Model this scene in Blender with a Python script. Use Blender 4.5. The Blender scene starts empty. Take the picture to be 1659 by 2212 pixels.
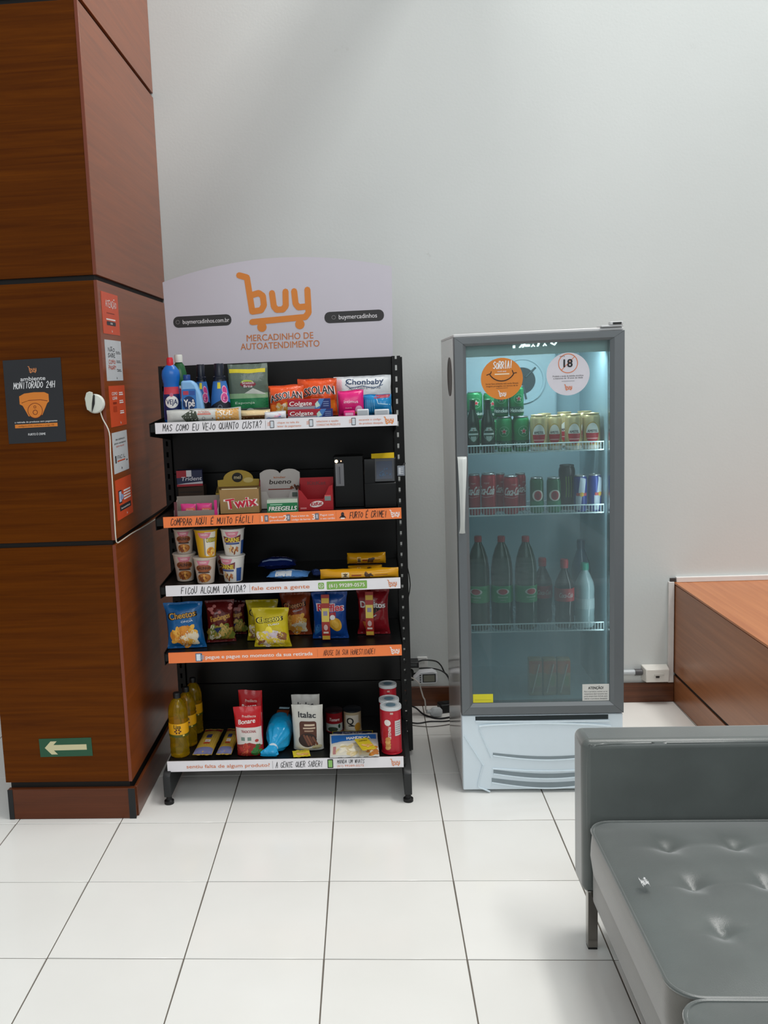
import bpy, bmesh, math, random
from mathutils import Vector, Matrix

# ------------------------------------------------------------------ camera, world, light, exposure
sc = bpy.context.scene
COL = sc.collection
CAM_POS = Vector((1.3692, -3.1855, 1.6344))
FPX, PCX, PCY = 1978.86, 651.388, 1070.449
PITCH, YAW, ROLL = .1307, -.0734, -.0435


def cam_axes():
    cy, sy, cp, sp_ = math.cos(YAW), math.sin(YAW), math.cos(PITCH), math.sin(PITCH)
    fwd = Vector((sy * cp, cy * cp, -sp_)); right = Vector((cy, -sy, 0)); up = right.cross(fwd)
    cr, sr = math.cos(ROLL), math.sin(ROLL)
    return cr * right + sr * up, -sr * right + cr * up, fwd


AR, AU, AW = cam_axes()
cd = bpy.data.cameras.new('camera')
cam = bpy.data.objects.new('camera', cd)
COL.objects.link(cam)
mw = Matrix((AR, AU, -AW)).transposed().to_4x4()
mw.translation = CAM_POS
cam.matrix_world = mw
cd.sensor_width = 36.0
cd.lens = FPX / 2212 * 36.0
cd.shift_x = (829.5 - PCX) / 2212
cd.shift_y = -(1106 - PCY) / 2212
cd.clip_start = .05
sc.camera = cam

world = bpy.data.worlds.new('world')
sc.world = world
world.use_nodes = True
bg = world.node_tree.nodes['Background']
bg.inputs['Color'].default_value = (.93, .98, 1.0, 1)
bg.inputs['Strength'].default_value = .54


def area(name, loc, aim, sx, sy, power, color=(1, 1, 1)):
    l = bpy.data.lights.new(name, 'AREA')
    l.shape = 'RECTANGLE'; l.size = sx; l.size_y = sy; l.energy = power; l.color = color
    o = bpy.data.objects.new(name, l); COL.objects.link(o)
    o.location = loc
    o.rotation_euler = (Vector(aim) - Vector(loc)).to_track_quat('-Z', 'Y').to_euler()
    return o


area('skylight', (3.0, .15, 6.8), (3.0, .15, 0), 2.6, 1.8, 195, (1.0, .985, .95))
area('band_light', (4.2, -1.7, 7.0), (4.2, -1.7, 0), .8, 2.4, 135, (1.0, .985, .95))  # narrower source added so the beam's band shows on the wall
area('front_fill', (2.4, -5.8, 3.9), (1.6, .6, .9), 4.2, 2.2, 85, (.95, .985, 1.0))  # unseen fill added behind the camera to brighten wall, fridge and strips

vs = sc.view_settings
vs.view_transform = 'Standard'
vs.look = 'None'
vs.exposure = 0.0
vs.gamma = 1.0
vs.use_curve_mapping = False

# ------------------------------------------------------------------ helpers
rnd = random.Random(7)


def ray(x, y):
    return AR * ((x - PCX) / FPX) - AU * ((y - PCY) / FPX) + AW


def at(x, y, Y):
    d = ray(x, y)
    return CAM_POS + d * ((Y - CAM_POS.y) / d.y)


def atx(x, y, X):
    d = ray(x, y)
    return CAM_POS + d * ((X - CAM_POS.x) / d.x)


def atz(x, y, Z):
    d = ray(x, y)
    return CAM_POS + d * ((Z - CAM_POS.z) / d.z)


def lin(h):
    if isinstance(h, tuple):
        return h
    h = h.lstrip('#')
    v = [int(h[i:i + 2], 16) / 255 for i in (0, 2, 4)]
    return tuple(c / 12.92 if c <= .04045 else ((c + .055) / 1.055) ** 2.4 for c in v)


MATS = {}


def M(hexc, rough=.5, metal=0., spec=.5, coat=0., var=.06, scale=30., bump=0., bscale=60., trans=0., alpha=1., emit=0., ior=1.45, name=None):
    key = (hexc, rough, metal, spec, coat, var, scale, bump, bscale, trans, alpha, emit, name)
    if key in MATS:
        return MATS[key]
    m = bpy.data.materials.new(name or 'material')
    m.use_nodes = True
    nt = m.node_tree
    b = nt.nodes['Principled BSDF']
    c = lin(hexc)
    b.inputs['Roughness'].default_value = rough
    b.inputs['Metallic'].default_value = metal
    b.inputs['Specular IOR Level'].default_value = spec
    b.inputs['Coat Weight'].default_value = coat
    b.inputs['Coat Roughness'].default_value = .12
    b.inputs['IOR'].default_value = ior
    b.inputs['Transmission Weight'].default_value = trans
    b.inputs['Alpha'].default_value = alpha
    if emit:
        b.inputs['Emission Color'].default_value = (*c, 1)
        b.inputs['Emission Strength'].default_value = emit
    if var or bump:
        tc = nt.nodes.new('ShaderNodeTexCoord')
    if var:
        n = nt.nodes.new('ShaderNodeTexNoise'); n.inputs['Scale'].default_value = scale; n.inputs['Detail'].default_value = 3
        nt.links.new(tc.outputs['Object'], n.inputs['Vector'])
        mx = nt.nodes.new('ShaderNodeMix'); mx.data_type = 'RGBA'
        mx.inputs[6].default_value = (*[v * (1 - var) for v in c], 1)
        mx.inputs[7].default_value = (*[min(1, v * (1 + var)) for v in c], 1)
        nt.links.new(n.outputs['Fac'], mx.inputs[0])
        nt.links.new(mx.outputs[2], b.inputs['Base Color'])
    else:
        b.inputs['Base Color'].default_value = (*c, 1)
    if bump:
        n2 = nt.nodes.new('ShaderNodeTexNoise'); n2.inputs['Scale'].default_value = bscale; n2.inputs['Detail'].default_value = 4
        nt.links.new(tc.outputs['Object'], n2.inputs['Vector'])
        bp = nt.nodes.new('ShaderNodeBump'); bp.inputs['Strength'].default_value = bump; bp.inputs['Distance'].default_value = .01
        nt.links.new(n2.outputs['Fac'], bp.inputs['Height'])
        nt.links.new(bp.outputs['Normal'], b.inputs['Normal'])
    MATS[key] = m
    return m


def ink(h):                       # printed colour
    return M(h, rough=.45, var=0, name='print')


def film(h, rough=.28, bump=.25, bscale=28):          # plastic bag film
    return M(h, rough=rough, var=.08, bump=bump, bscale=bscale, name='plastic_film')


def wood(light, dark, axis, rough=.32, coat=.0, spec=.5, name='wood_veneer', bands=1.0):
    """horizontal grain along axis ('x' or 'y')"""
    m = bpy.data.materials.new(name); m.use_nodes = True
    nt = m.node_tree; b = nt.nodes['Principled BSDF']
    tc = nt.nodes.new('ShaderNodeTexCoord'); mp = nt.nodes.new('ShaderNodeMapping')
    geo = nt.nodes.new('ShaderNodeNewGeometry')
    nt.links.new(geo.outputs['Position'], mp.inputs['Vector'])
    s = {'x': (1.2, 40, 40), 'y': (40, 1.2, 40)}[axis]
    mp.inputs['Scale'].default_value = s
    n = nt.nodes.new('ShaderNodeTexNoise'); n.inputs['Scale'].default_value = 1.6 * bands; n.inputs['Detail'].default_value = 6; n.inputs['Distortion'].default_value = .6
    n.inputs['Roughness'].default_value = .65
    nt.links.new(mp.outputs['Vector'], n.inputs['Vector'])
    cr = nt.nodes.new('ShaderNodeValToRGB')
    cr.color_ramp.elements[0].position = .3; cr.color_ramp.elements[0].color = (*lin(dark), 1)
    cr.color_ramp.elements[1].position = .72; cr.color_ramp.elements[1].color = (*lin(light), 1)
    nt.links.new(n.outputs['Fac'], cr.inputs['Fac'])
    nt.links.new(cr.outputs['Color'], b.inputs['Base Color'])
    bp = nt.nodes.new('ShaderNodeBump'); bp.inputs['Strength'].default_value = .06; bp.inputs['Distance'].default_value = .004
    nt.links.new(n.outputs['Fac'], bp.inputs['Height']); nt.links.new(bp.outputs['Normal'], b.inputs['Normal'])
    b.inputs['Roughness'].default_value = rough
    b.inputs['Coat Weight'].default_value = coat
    b.inputs['Specular IOR Level'].default_value = spec
    b.inputs['Coat Roughness'].default_value = .2
    return m


class MB:
    def __init__(s):
        s.v, s.f, s.mi = [], [], []

    def add(s, vs_, fs, mi=0):
        k = len(s.v); s.v += [tuple(p) for p in vs_]
        for f in fs:
            s.f.append([i + k for i in f]); s.mi.append(mi)
        return s

    def box(s, x0, x1, y0, y1, z0, z1, mi=0, dz=0.):
        v = [(x0, y0, z0), (x1, y0, z0 + dz), (x1, y1, z0 + dz), (x0, y1, z0), (x0, y0, z1), (x1, y0, z1 + dz), (x1, y1, z1 + dz), (x0, y1, z1)]
        return s.add(v, [(0, 3, 2, 1), (4, 5, 6, 7), (0, 1, 5, 4), (1, 2, 6, 5), (2, 3, 7, 6), (3, 0, 4, 7)], mi)

    def prism(s, poly, f0, f1, mi=0):
        """poly: 2D list; f0/f1: functions 2D->3D for both ends"""
        n = len(poly)
        v = [f0(*p) for p in poly] + [f1(*p) for p in poly]
        fs = [list(range(n)), list(range(2 * n - 1, n - 1, -1))]
        for i in range(n):
            j = (i + 1) % n
            fs.append([j, i, i + n, j + n])
        return s.add(v, fs, mi)

    def pxz(s, poly, y0, y1, mi=0):
        return s.prism(poly, lambda x, z: (x, y0, z), lambda x, z: (x, y1, z), mi)

    def pyz(s, poly, x0, x1, mi=0):
        return s.prism(poly, lambda y, z: (x0, y, z), lambda y, z: (x1, y, z), mi)

    def pxy(s, poly, z0, z1, mi=0):
        return s.prism(poly, lambda x, y: (x, y, z0), lambda x, y: (x, y, z1), mi)

    def lathe(s, prof, seg=24, sx=1., sy=1., c=(0, 0, 0), mi=0, cap0=True, cap1=True):
        v, fs = [], []
        for r, z in prof:
            for k in range(seg):
                a = 2 * math.pi * k / seg
                v.append((c[0] + r * sx * math.cos(a), c[1] + r * sy * math.sin(a), c[2] + z))
        for i in range(len(prof) - 1):
            for k in range(seg):
                k2 = (k + 1) % seg
                fs.append((i * seg + k, i * seg + k2, (i + 1) * seg + k2, (i + 1) * seg + k))
        if cap0: fs.append(list(range(seg - 1, -1, -1)))
        if cap1: fs.append([(len(prof) - 1) * seg + k for k in range(seg)])
        return s.add(v, fs, mi)

    def tube(s, pts, r, seg=8, mi=0, closed=False):
        pts = [Vector(p) for p in pts]; n = len(pts); v, fs = [], []
        up = None
        for i, p in enumerate(pts):
            a = pts[i - 1] if (i > 0 or closed) else p
            b = pts[(i + 1) % n] if (i < n - 1 or closed) else p
            t = (b - a)
            t = t.normalized() if t.length > 1e-9 else Vector((0, 0, 1))
            if up is None:
                up = Vector((0, 0, 1)) if abs(t.z) < .9 else Vector((1, 0, 0))
            e1 = t.cross(up)
            if e1.length < 1e-6: e1 = t.cross(Vector((1, .3, .2)))
            e1.normalize(); e2 = t.cross(e1).normalized(); up = -e2 if False else up
            for k in range(seg):
                an = 2 * math.pi * k / seg
                v.append(p + (e1 * math.cos(an) + e2 * math.sin(an)) * r)
        m = n if closed else n - 1
        for i in range(m):
            for k in range(seg):
                k2 = (k + 1) % seg; j = (i + 1) % n
                fs.append((i * seg + k, i * seg + k2, j * seg + k2, j * seg + k))
        if not closed:
            fs.append(list(range(seg - 1, -1, -1))); fs.append([(n - 1) * seg + k for k in range(seg)])
        return s.add(v, fs, mi)

    def build(s, name, mats, parent=None, smooth=False, bevel=0., bseg=2, sub=0, loc=None):
        me = bpy.data.meshes.new(name)
        me.from_pydata([tuple(p) for p in s.v], [], s.f)
        mats = mats if isinstance(mats, (list, tuple)) else [mats]
        for m in mats: me.materials.append(m)
        if any(s.mi): me.polygons.foreach_set('material_index', s.mi)
        if smooth:
            bm = bmesh.new(); bm.from_mesh(me); bmesh.ops.recalc_face_normals(bm, faces=bm.faces); bm.to_mesh(me); bm.free()
            me.shade_smooth()
            try: me.set_sharp_from_angle(angle=math.radians(40))
            except Exception: pass
        else:
            bm = bmesh.new(); bm.from_mesh(me); bmesh.ops.recalc_face_normals(bm, faces=bm.faces); bm.to_mesh(me); bm.free()
        o = bpy.data.objects.new(name, me); COL.objects.link(o)
        if parent is not None: o.parent = parent
        if loc: o.location = loc
        if bevel:
            md = o.modifiers.new('bevel', 'BEVEL'); md.width = bevel; md.segments = bseg; md.limit_method = 'ANGLE'; md.angle_limit = math.radians(40)
            me.shade_smooth()
            try: me.set_sharp_from_angle(angle=math.radians(60))
            except Exception: pass
        if sub:
            md = o.modifiers.new('subsurf', 'SUBSURF'); md.levels = sub; md.render_levels = sub
        return o


def smoothpath(pts, n=8):
    """Catmull-Rom"""
    P = [Vector(p) for p in pts]; out = []
    for i in range(len(P) - 1):
        p0 = P[max(i - 1, 0)]; p1 = P[i]; p2 = P[i + 1]; p3 = P[min(i + 2, len(P) - 1)]
        for k in range(n):
            t = k / n
            out.append(.5 * ((2 * p1) + (p2 - p0) * t + (2 * p0 - 5 * p1 + 4 * p2 - p3) * t * t + (3 * p1 - p0 - 3 * p2 + p3) * t ** 3))
    out.append(P[-1])
    return out


def tag(o, label, cat, group=None, kind=None):
    o['label'] = label; o['category'] = cat
    if group: o['group'] = group
    if kind: o['kind'] = kind
    return o


def thing(name, label, cat, loc=(0, 0, 0), rz=0., group=None, rx=0., ry=0.):
    o = bpy.data.objects.new(name, None); COL.objects.link(o)
    o.empty_display_size = .05
    o.location = loc; o.rotation_euler = (rx, ry, rz)
    return tag(o, label, cat, group)


def struct(o):
    o['kind'] = 'structure'
    return o


def copy_tree(o, parent=None):
    c = o.copy(); COL.objects.link(c)
    if parent is not None: c.parent = parent
    for ch in [q for q in o.children]:
        copy_tree(ch, c)
    return c


# ------------------------------------------------------------------ flat print (lettering and graphics)
_txt = {}


def glyphs(s, bold=0.):
    key = (s, bold)
    if key not in _txt:
        cu = bpy.data.curves.new('t', 'FONT'); cu.body = s; cu.resolution_u = 3; cu.offset = bold; cu.fill_mode = 'FRONT'
        ob = bpy.data.objects.new('t', cu)
        me = bpy.data.meshes.new_from_object(ob)
        me.calc_loop_triangles()
        v = [(p.co.x, p.co.y) for p in me.vertices]
        f = [tuple(t.vertices) for t in me.loop_triangles]
        bpy.data.objects.remove(ob); bpy.data.meshes.remove(me); bpy.data.curves.remove(cu)
        _txt[key] = (v, f)
    return _txt[key]


HAND = {
    'A': '00 28 40;13 33', 'B': '00 08 27 36 25 04;25 42 31 00', 'C': '47 28 17 02 10 30 42', 'D': '00 08 28 45 43 20 00',
    'E': '48 08 00 40;04 34', 'F': '00 08 48;04 34', 'G': '47 28 06 02 20 41 43 23', 'H': '00 08;40 48;04 44', 'I': '20 28',
    'J': '38 32 20 02', 'L': '08 00 40', 'M': '00 08 23 48 40', 'N': '00 08 40 48', 'O': '27 05 02 20 42 45 27', 'P': '00 08 28 46 34 04',
    'Q': '28 06 02 20 42 46 28;22 50', 'R': '00 08 28 46 34 04;14 40', 'S': '47 28 06 24 42 20 01', 'T': '28 20;08 48', 'U': '08 02 20 42 48',
    'V': '08 20 48', 'W': '08 10 26 30 48', 'Z': '08 48 00 40', '?': '06 28 46 23;20 21', '!': '28 22;20 21', '2': '06 28 46 00 40', '4': '38 03 43;38 30', ' ': '',
    'É': '48 08 00 40;04 34;29 3a', 'Á': '00 28 40;13 33;29 3a', 'Ú': '08 02 20 42 48;29 3a', 'Ã': '00 28 40;13 33;0a 1b 3a 4b', 'Ç': '47 28 17 02 10 30 42;20 2/', '8': '24 05 28 45 24 01 20 41 24', '3': '07 28 46 24 42 20 01', '1': '06 28 20', '0': '28 06 02 20 42 46 28',
}


class Art:
    def __init__(s):
        s.e = []          # (material, verts, faces, layer)

    def poly(s, pts, m, l=0):
        s.e.append((m, list(pts), [tuple(range(len(pts)))], l)); return s

    def rect(s, x0, x1, z0, z1, m, l=0):
        return s.poly([(x0, z0), (x1, z0), (x1, z1), (x0, z1)], m, l)

    def rrect(s, x0, x1, z0, z1, r, m, l=0):
        pts = []
        for cx, cz, a0 in ((x1 - r, z0 + r, -90), (x1 - r, z1 - r, 0), (x0 + r, z1 - r, 90), (x0 + r, z0 + r, 180)):
            for k in range(5):
                a = math.radians(a0 + k * 22.5); pts.append((cx + r * math.cos(a), cz + r * math.sin(a)))
        return s.poly(pts, m, l)

    def ell(s, cx, cz, rx, rz, m, l=0, n=24, rot=0.):
        c, sn = math.cos(rot), math.sin(rot)
        pts = []
        for k in range(n):
            a = 2 * math.pi * k / n; x, z = rx * math.cos(a), rz * math.sin(a)
            pts.append((cx + x * c - z * sn, cz + x * sn + z * c))
        return s.poly(pts, m, l)

    def ring(s, cx, cz, r, w, m, l=0, n=32, a0=0, a1=360):
        pts = [(cx + r * math.cos(math.radians(a0 + (a1 - a0) * k / n)), cz + r * math.sin(math.radians(a0 + (a1 - a0) * k / n))) for k in range(n + 1)]
        return s.line(pts, w, m, l, joints=False)

    def line(s, pts, w, m, l=0, joints=True):
        v, f = [], []
        for (x0, z0), (x1, z1) in zip(pts[:-1], pts[1:]):
            dx, dz = x1 - x0, z1 - z0; L = math.hypot(dx, dz)
            if L < 1e-9: continue
            nx, nz = -dz / L * w / 2, dx / L * w / 2
            k = len(v)
            v += [(x0 - nx, z0 - nz), (x1 - nx, z1 - nz), (x1 + nx, z1 + nz), (x0 + nx, z0 + nz)]; f.append((k, k + 1, k + 2, k + 3))
        if joints:
            for x, z in pts:
                k = len(v); v += [(x + w / 2 * math.cos(a * math.pi / 4), z + w / 2 * math.sin(a * math.pi / 4)) for a in range(8)]
                f.append(tuple(range(k, k + 8)))
        for i, q in enumerate(f):          # each stroke piece a hair prouder than the last, so that joints never coincide
            s.e.append((m, [v[j] for j in q], [tuple(range(len(q)))], l + .06 * (i % 14)))
        return s

    def text(s, t, x, z, h, m, l=1, align='C', bold=.0, shear=0., w=None, arc=0., rot=0.):
        if bold:
            W0 = glyphs(t)
            if not W0[0]: return s
            d = bold * h * .8
            for q, (dx, dz) in enumerate(((-d, -d * .5), (d, -d * .5), (-d, d * .5), (d, d * .5))):
                s.text(t, x + dx, z + dz, h, m, l + .08 * q, align, 0, shear, w, arc, rot)
            return s
        v, f = glyphs(t, 0)
        if not v: return s
        k = h / .69
        x0 = min(p[0] for p in v); x1 = max(p[0] for p in v)
        kx = k if w is None else w / max(x1 - x0, 1e-6)
        W = (x1 - x0) * kx
        ox = {'C': -W / 2, 'L': 0, 'R': -W}[align]
        c, sn = math.cos(rot), math.sin(rot)
        pts = []
        for a, b in v:
            X = (a - x0) * kx + ox + shear * b * k; Z = b * k
            if arc: Z += arc * (1 - (2 * X / max(W, 1e-6)) ** 2)
            pts.append((x + X * c - Z * sn, z + X * sn + Z * c))
        s.e.append((m, pts, f, l)); return s

    def hand(s, t, x, z, h, w, m, l=1, sw=None, shear=.12, align='L', jit=.03, rot=0.):
        """hand-drawn capitals: total width w"""
        n = len(t); cell = w / max(n, 1); sw = sw or h * .13
        r = random.Random(len(t) * 31 + 5)
        if align == 'C': x -= w / 2
        for i, ch in enumerate(t):
            g = HAND.get(ch)
            if not g: continue
            dz = r.uniform(-jit, jit) * h * 2; kh = 1 + r.uniform(-.08, .08)
            for st in g.split(';'):
                pts = []
                for tok in st.split():
                    gx = '0123456789'.index(tok[0]) / 4; gz = ('/0123456789ab'.index(tok[1]) - 1) / 8
                    X = (i + .12 + gx * .72) * cell + shear * gz * h; Z = gz * h * kh + dz
                    c, sn = math.cos(rot), math.sin(rot)
                    pts.append((x + X * c - Z * sn, z + X * sn + Z * c))
                if pts: s.line(pts, sw, m, l)
        return s

    def logo(s, cx, cz, h, m, l=1):
        """the shopping-cart word mark: h = total height"""
        k = h / 390.

        def T(P): return [(cx + (x - 790) * k, cz - (y - 360) * k) for x, y in P]
        W = 40 * k
        s.line(T([(568, 187), (618, 203), (642, 420)]), W, m, l)
        s.line(T([(648, 315), (690, 305), (716, 325), (720, 385), (700, 415), (642, 421)]), W, m, l)
        s.line(T([(776, 310), (784, 395), (802, 417), (842, 417), (862, 395), (864, 305)]), W, m, l)
        s.line(T([(920, 305), (926, 385), (944, 408), (1000, 405)]), W, m, l)
        s.line(T([(1006, 300), (1008, 445), (985, 472), (638, 488)]), W, m, l)
        s.ell(*T([(700, 523)])[0], 31 * k, 31 * k, m, l); s.ell(*T([(948, 517)])[0], 31 * k, 31 * k, m, l)
        return s

    def blobs(s, cx, cz, rx, rz, n, mats, size, l=1, seed=1, long=1.5):
        r = random.Random(seed)
        for i in range(n):
            a = r.uniform(0, 6.28); d = math.sqrt(r.random())
            s.ell(cx + rx * d * math.cos(a), cz + rz * d * math.sin(a), size * r.uniform(.6, 1.1) * long, size * r.uniform(.5, .9), r.choice(mats), l + .05 * i, n=9, rot=r.uniform(0, 3.1))
        return s

    def build_split(s, name, parent, fn, gap=.016):
        """one object per cluster of neighbouring marks"""
        el = sorted(s.e, key=lambda q: min(p[0] for p in q[1])); cur, right = [], -9
        for q in el + [None]:
            if q is None or (cur and min(p[0] for p in q[1]) > right + gap):
                b = Art(); b.e = cur; b.build(name, parent, fn); cur = []
            if q is not None: cur.append(q); right = max(right if len(cur) > 1 else -9, max(p[0] for p in q[1]))

    def build(s, name, parent, fn, sub=None, step=.0003, base=.0005):
        """fn(x, z, off) -> 3D point"""
        mats, V, F, MI = [], [], [], []
        for m, v, f, l in s.e:
            if m not in mats: mats.append(m)
            mi = mats.index(m); off = base + l * step
            v = list(v); f = [tuple(q) for q in f]
            if sub:
                tri = []
                for q in f:
                    if len(q) == 3: tri.append(q)
                    elif len(q) == 4: tri += [(q[0], q[1], q[2]), (q[0], q[2], q[3])]
                    else:
                        c = (sum(v[i][0] for i in q) / len(q), sum(v[i][1] for i in q) / len(q)); v.append(c); k = len(v) - 1
                        tri += [(q[i], q[(i + 1) % len(q)], k) for i in range(len(q))]
                out = []; mid = {}
                while tri:
                    a, b, c = tri.pop()
                    d = [math.dist(v[a], v[b]), math.dist(v[b], v[c]), math.dist(v[c], v[a])]
                    j = d.index(max(d))
                    if d[j] <= sub: out.append((a, b, c)); continue
                    p, q, o = ((a, b, c), (b, c, a), (c, a, b))[j]
                    key = (min(p, q), max(p, q))
                    if key not in mid:
                        v.append(((v[p][0] + v[q][0]) / 2, (v[p][1] + v[q][1]) / 2)); mid[key] = len(v) - 1
                    k = mid[key]
                    tri += [(p, k, o), (k, q, o)]
                f = out
            k = len(V)
            V += [tuple(fn(x, z, off)) for x, z in v]
            for q in f:
                F.append([i + k for i in q]); MI.append(mi)
        me = bpy.data.meshes.new(name); me.from_pydata(V, [], F)
        for m in mats: me.materials.append(m)
        me.polygons.foreach_set('material_index', MI)
        o = bpy.data.objects.new(name, me); COL.objects.link(o)
        if parent is not None: o.parent = parent
        return o


def front(y=0., x0=0., z0=0.):
    return lambda x, z, o: (x0 + x, y - o, z0 + z)


def frame(O, ex, ez):
    O = Vector(O); ex = Vector(ex).normalized(); ez = Vector(ez).normalized(); n = ex.cross(ez)
    return lambda x, z, o: O + ex * x + ez * z + n * o


def cyl(rfun, phi=0.):
    R = rfun(None)
    def f(x, z, o):
        a = x / R + phi; r = rfun(z) + o
        return (r * math.sin(a), -r * math.cos(a), z)
    return f


WHITE, BLACK, ORANGE = ink('#e9e7ea'), ink('#17171a'), ink('#e8862b')
# ------------------------------------------------------------------ structure
WB = 1.175


def tile_mat():
    m = bpy.data.materials.new('porcelain_tile'); m.use_nodes = True
    nt = m.node_tree; b = nt.nodes['Principled BSDF']
    oi = nt.nodes.new('ShaderNodeObjectInfo'); geo = nt.nodes.new('ShaderNodeNewGeometry')
    n = nt.nodes.new('ShaderNodeTexNoise'); n.inputs['Scale'].default_value = 3.; n.inputs['Detail'].default_value = 5
    nt.links.new(geo.outputs['Position'], n.inputs['Vector'])
    mx = nt.nodes.new('ShaderNodeMix'); mx.data_type = 'RGBA'
    mx.inputs[6].default_value = (*lin('#e8e7e2'), 1); mx.inputs[7].default_value = (*lin('#f4f3ef'), 1)
    ad = nt.nodes.new('ShaderNodeMath'); ad.operation = 'MULTIPLY_ADD'; ad.inputs[1].default_value = .35; ad.use_clamp = True
    nt.links.new(oi.outputs['Random'], ad.inputs[0]); nt.links.new(n.outputs['Fac'], ad.inputs[2])
    nt.links.new(ad.outputs[0], mx.inputs[0]); nt.links.new(mx.outputs[2], b.inputs['Base Color'])
    b.inputs['Roughness'].default_value = .16; b.inputs['Specular IOR Level'].default_value = .45
    return m


floor = MB().box(-4, 7, -6.5, 1.3, -.08, -.0025).build('floor', M('#6b645c', rough=.9, name='grout'))
struct(floor)
tb = MB().box(-.1981, .1981, -.1981, .1981, -.012, 0)
tile0 = None
TM = tile_mat()
for i in range(-3, 10):
    for j in range(-8, 3):
        cx, cy = .4 * i + .2, .4 * j + .2
        if cy > 1.2: continue
        if tile0 is None:
            tile0 = tb.build('tile', TM, floor, bevel=.0012, bseg=1); o = tile0
        else:
            o = tile0.copy(); COL.objects.link(o)
        o.location = (cx, cy, rnd.uniform(-.0003, .0003))


def wall_mat():
    m = bpy.data.materials.new('painted_plaster'); m.use_nodes = True
    nt = m.node_tree; b = nt.nodes['Principled BSDF']
    geo = nt.nodes.new('ShaderNodeNewGeometry')
    n = nt.nodes.new('ShaderNodeTexNoise'); n.inputs['Scale'].default_value = 1.4; n.inputs['Detail'].default_value = 6
    n2 = nt.nodes.new('ShaderNodeTexNoise'); n2.inputs['Scale'].default_value = 90; n2.inputs['Detail'].default_value = 4
    nt.links.new(geo.outputs['Position'], n.inputs['Vector']); nt.links.new(geo.outputs['Position'], n2.inputs['Vector'])
    mx = nt.nodes.new('ShaderNodeMix'); mx.data_type = 'RGBA'
    mx.inputs[6].default_value = (*lin('#c8cdcc'), 1); mx.inputs[7].default_value = (*lin('#d3d8d7'), 1)
    nt.links.new(n.outputs['Fac'], mx.inputs[0])
    # a few grey scuffs
    sc_ = nt.nodes.new('ShaderNodeTexNoise'); sc_.inputs['Scale'].default_value = 9; sc_.inputs['Detail'].default_value = 8; sc_.inputs['Roughness'].default_value = .75
    nt.links.new(geo.outputs['Position'], sc_.inputs['Vector'])
    cr = nt.nodes.new('ShaderNodeValToRGB'); cr.color_ramp.elements[0].position = .66; cr.color_ramp.elements[0].color = (1, 1, 1, 1)
    cr.color_ramp.elements[1].position = .8; cr.color_ramp.elements[1].color = (.8, .79, .77, 1)
    nt.links.new(sc_.outputs['Fac'], cr.inputs['Fac'])
    mu = nt.nodes.new('ShaderNodeMix'); mu.data_type = 'RGBA'; mu.blend_type = 'MULTIPLY'; mu.inputs[0].default_value = 1
    nt.links.new(mx.outputs[2], mu.inputs[6]); nt.links.new(cr.outputs['Color'], mu.inputs[7])
    nt.links.new(mu.outputs[2], b.inputs['Base Color'])
    bp = nt.nodes.new('ShaderNodeBump'); bp.inputs['Strength'].default_value = .12; bp.inputs['Distance'].default_value = .003
    nt.links.new(n2.outputs['Fac'], bp.inputs['Height']); nt.links.new(bp.outputs['Normal'], b.inputs['Normal'])
    b.inputs['Roughness'].default_value = .48; b.inputs['Specular IOR Level'].default_value = .3
    return m


struct(MB().box(-4, 7, WB, WB + .12, 0, 5.4).build('wall_back', wall_mat()))
WOODB = wood('#6a3a1c', '#43200c', 'x', rough=.35)
struct(MB().box(.46, 2.80, WB - .014, WB - .0005, .0005, .096).build('baseboard_back', WOODB, bevel=.002))

# white beam crossing under the skylight, above the frame; it shades a band of the wall
struct(MB().box(1.88, 2.10, -2.2, WB - .001, 4.02, 4.2).build('trim_1', M('#d8d8d4', rough=.6)))

# wood clad pillar
PX, PY = .445, .045
WF = wood('#683402', '#4d2201', 'x', rough=.34, bands=.8, spec=.08)  # front veneer darker than the side: its shade is put into the colour
WS = wood('#93491a', '#763912', 'y', rough=.28, bands=.8)  # same veneer, lighter: light on the side face is put into the colour
WP = wood('#663318', '#522812', 'x', rough=.35, spec=.3)
pil = thing('wood_clad_pillar', 'square pillar clad in reddish-brown wood veneer panels with black shadow gaps', 'pillar', (0, 0, 0))
MB().box(-.03, PX - .013, PY + .013, WB - .001, .001, 4.8).build('core', M('#14110f', rough=.7), pil)
rows = [(.144, 1.05), (1.068, 1.996), (2.015, 2.926), (2.945, 3.86), (3.88, 4.8)]
for z0, z1 in rows:
    MB().box(-.045, PX - .012, PY, PY + .0125, z0, z1).build('panel', WF, pil, bevel=.001, bseg=1)
    MB().box(PX - .0125, PX, PY + .001, WB - .001, z0, z1).build('side_panel', WS, pil, bevel=.001, bseg=1)
    MB().box(PX - .0118, PX - .0003, PY - .0012, PY + .0008, z0, z1).build('edge_strip', M('#7a3a24', rough=.3), pil)
    MB().box(-.045, -.0325, PY + .013, WB - .001, z0, z1).build('side_panel', WS, pil, bevel=.001, bseg=1)
MB().box(-.036, PX + .008, PY - .009, PY + .012, .001, .12).build('plinth', WP, pil, bevel=.0015)
MB().box(PX + .002, PX + .014, PY + .012, WB - .001, .001, .12).build('plinth', wood('#6e3a1f', '#522812', 'y', rough=.3), pil, bevel=.0015)
MB().box(PX - .016, PX + .0095, PY - .0105, PY - .0085, .001, .119).build('corner_strip', M('#15181a', rough=.5), pil)
MB().box(-.0375, -.018, PY - .0105, PY - .0085, .001, .119).build('corner_strip', M('#15181a', rough=.5), pil)

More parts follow.
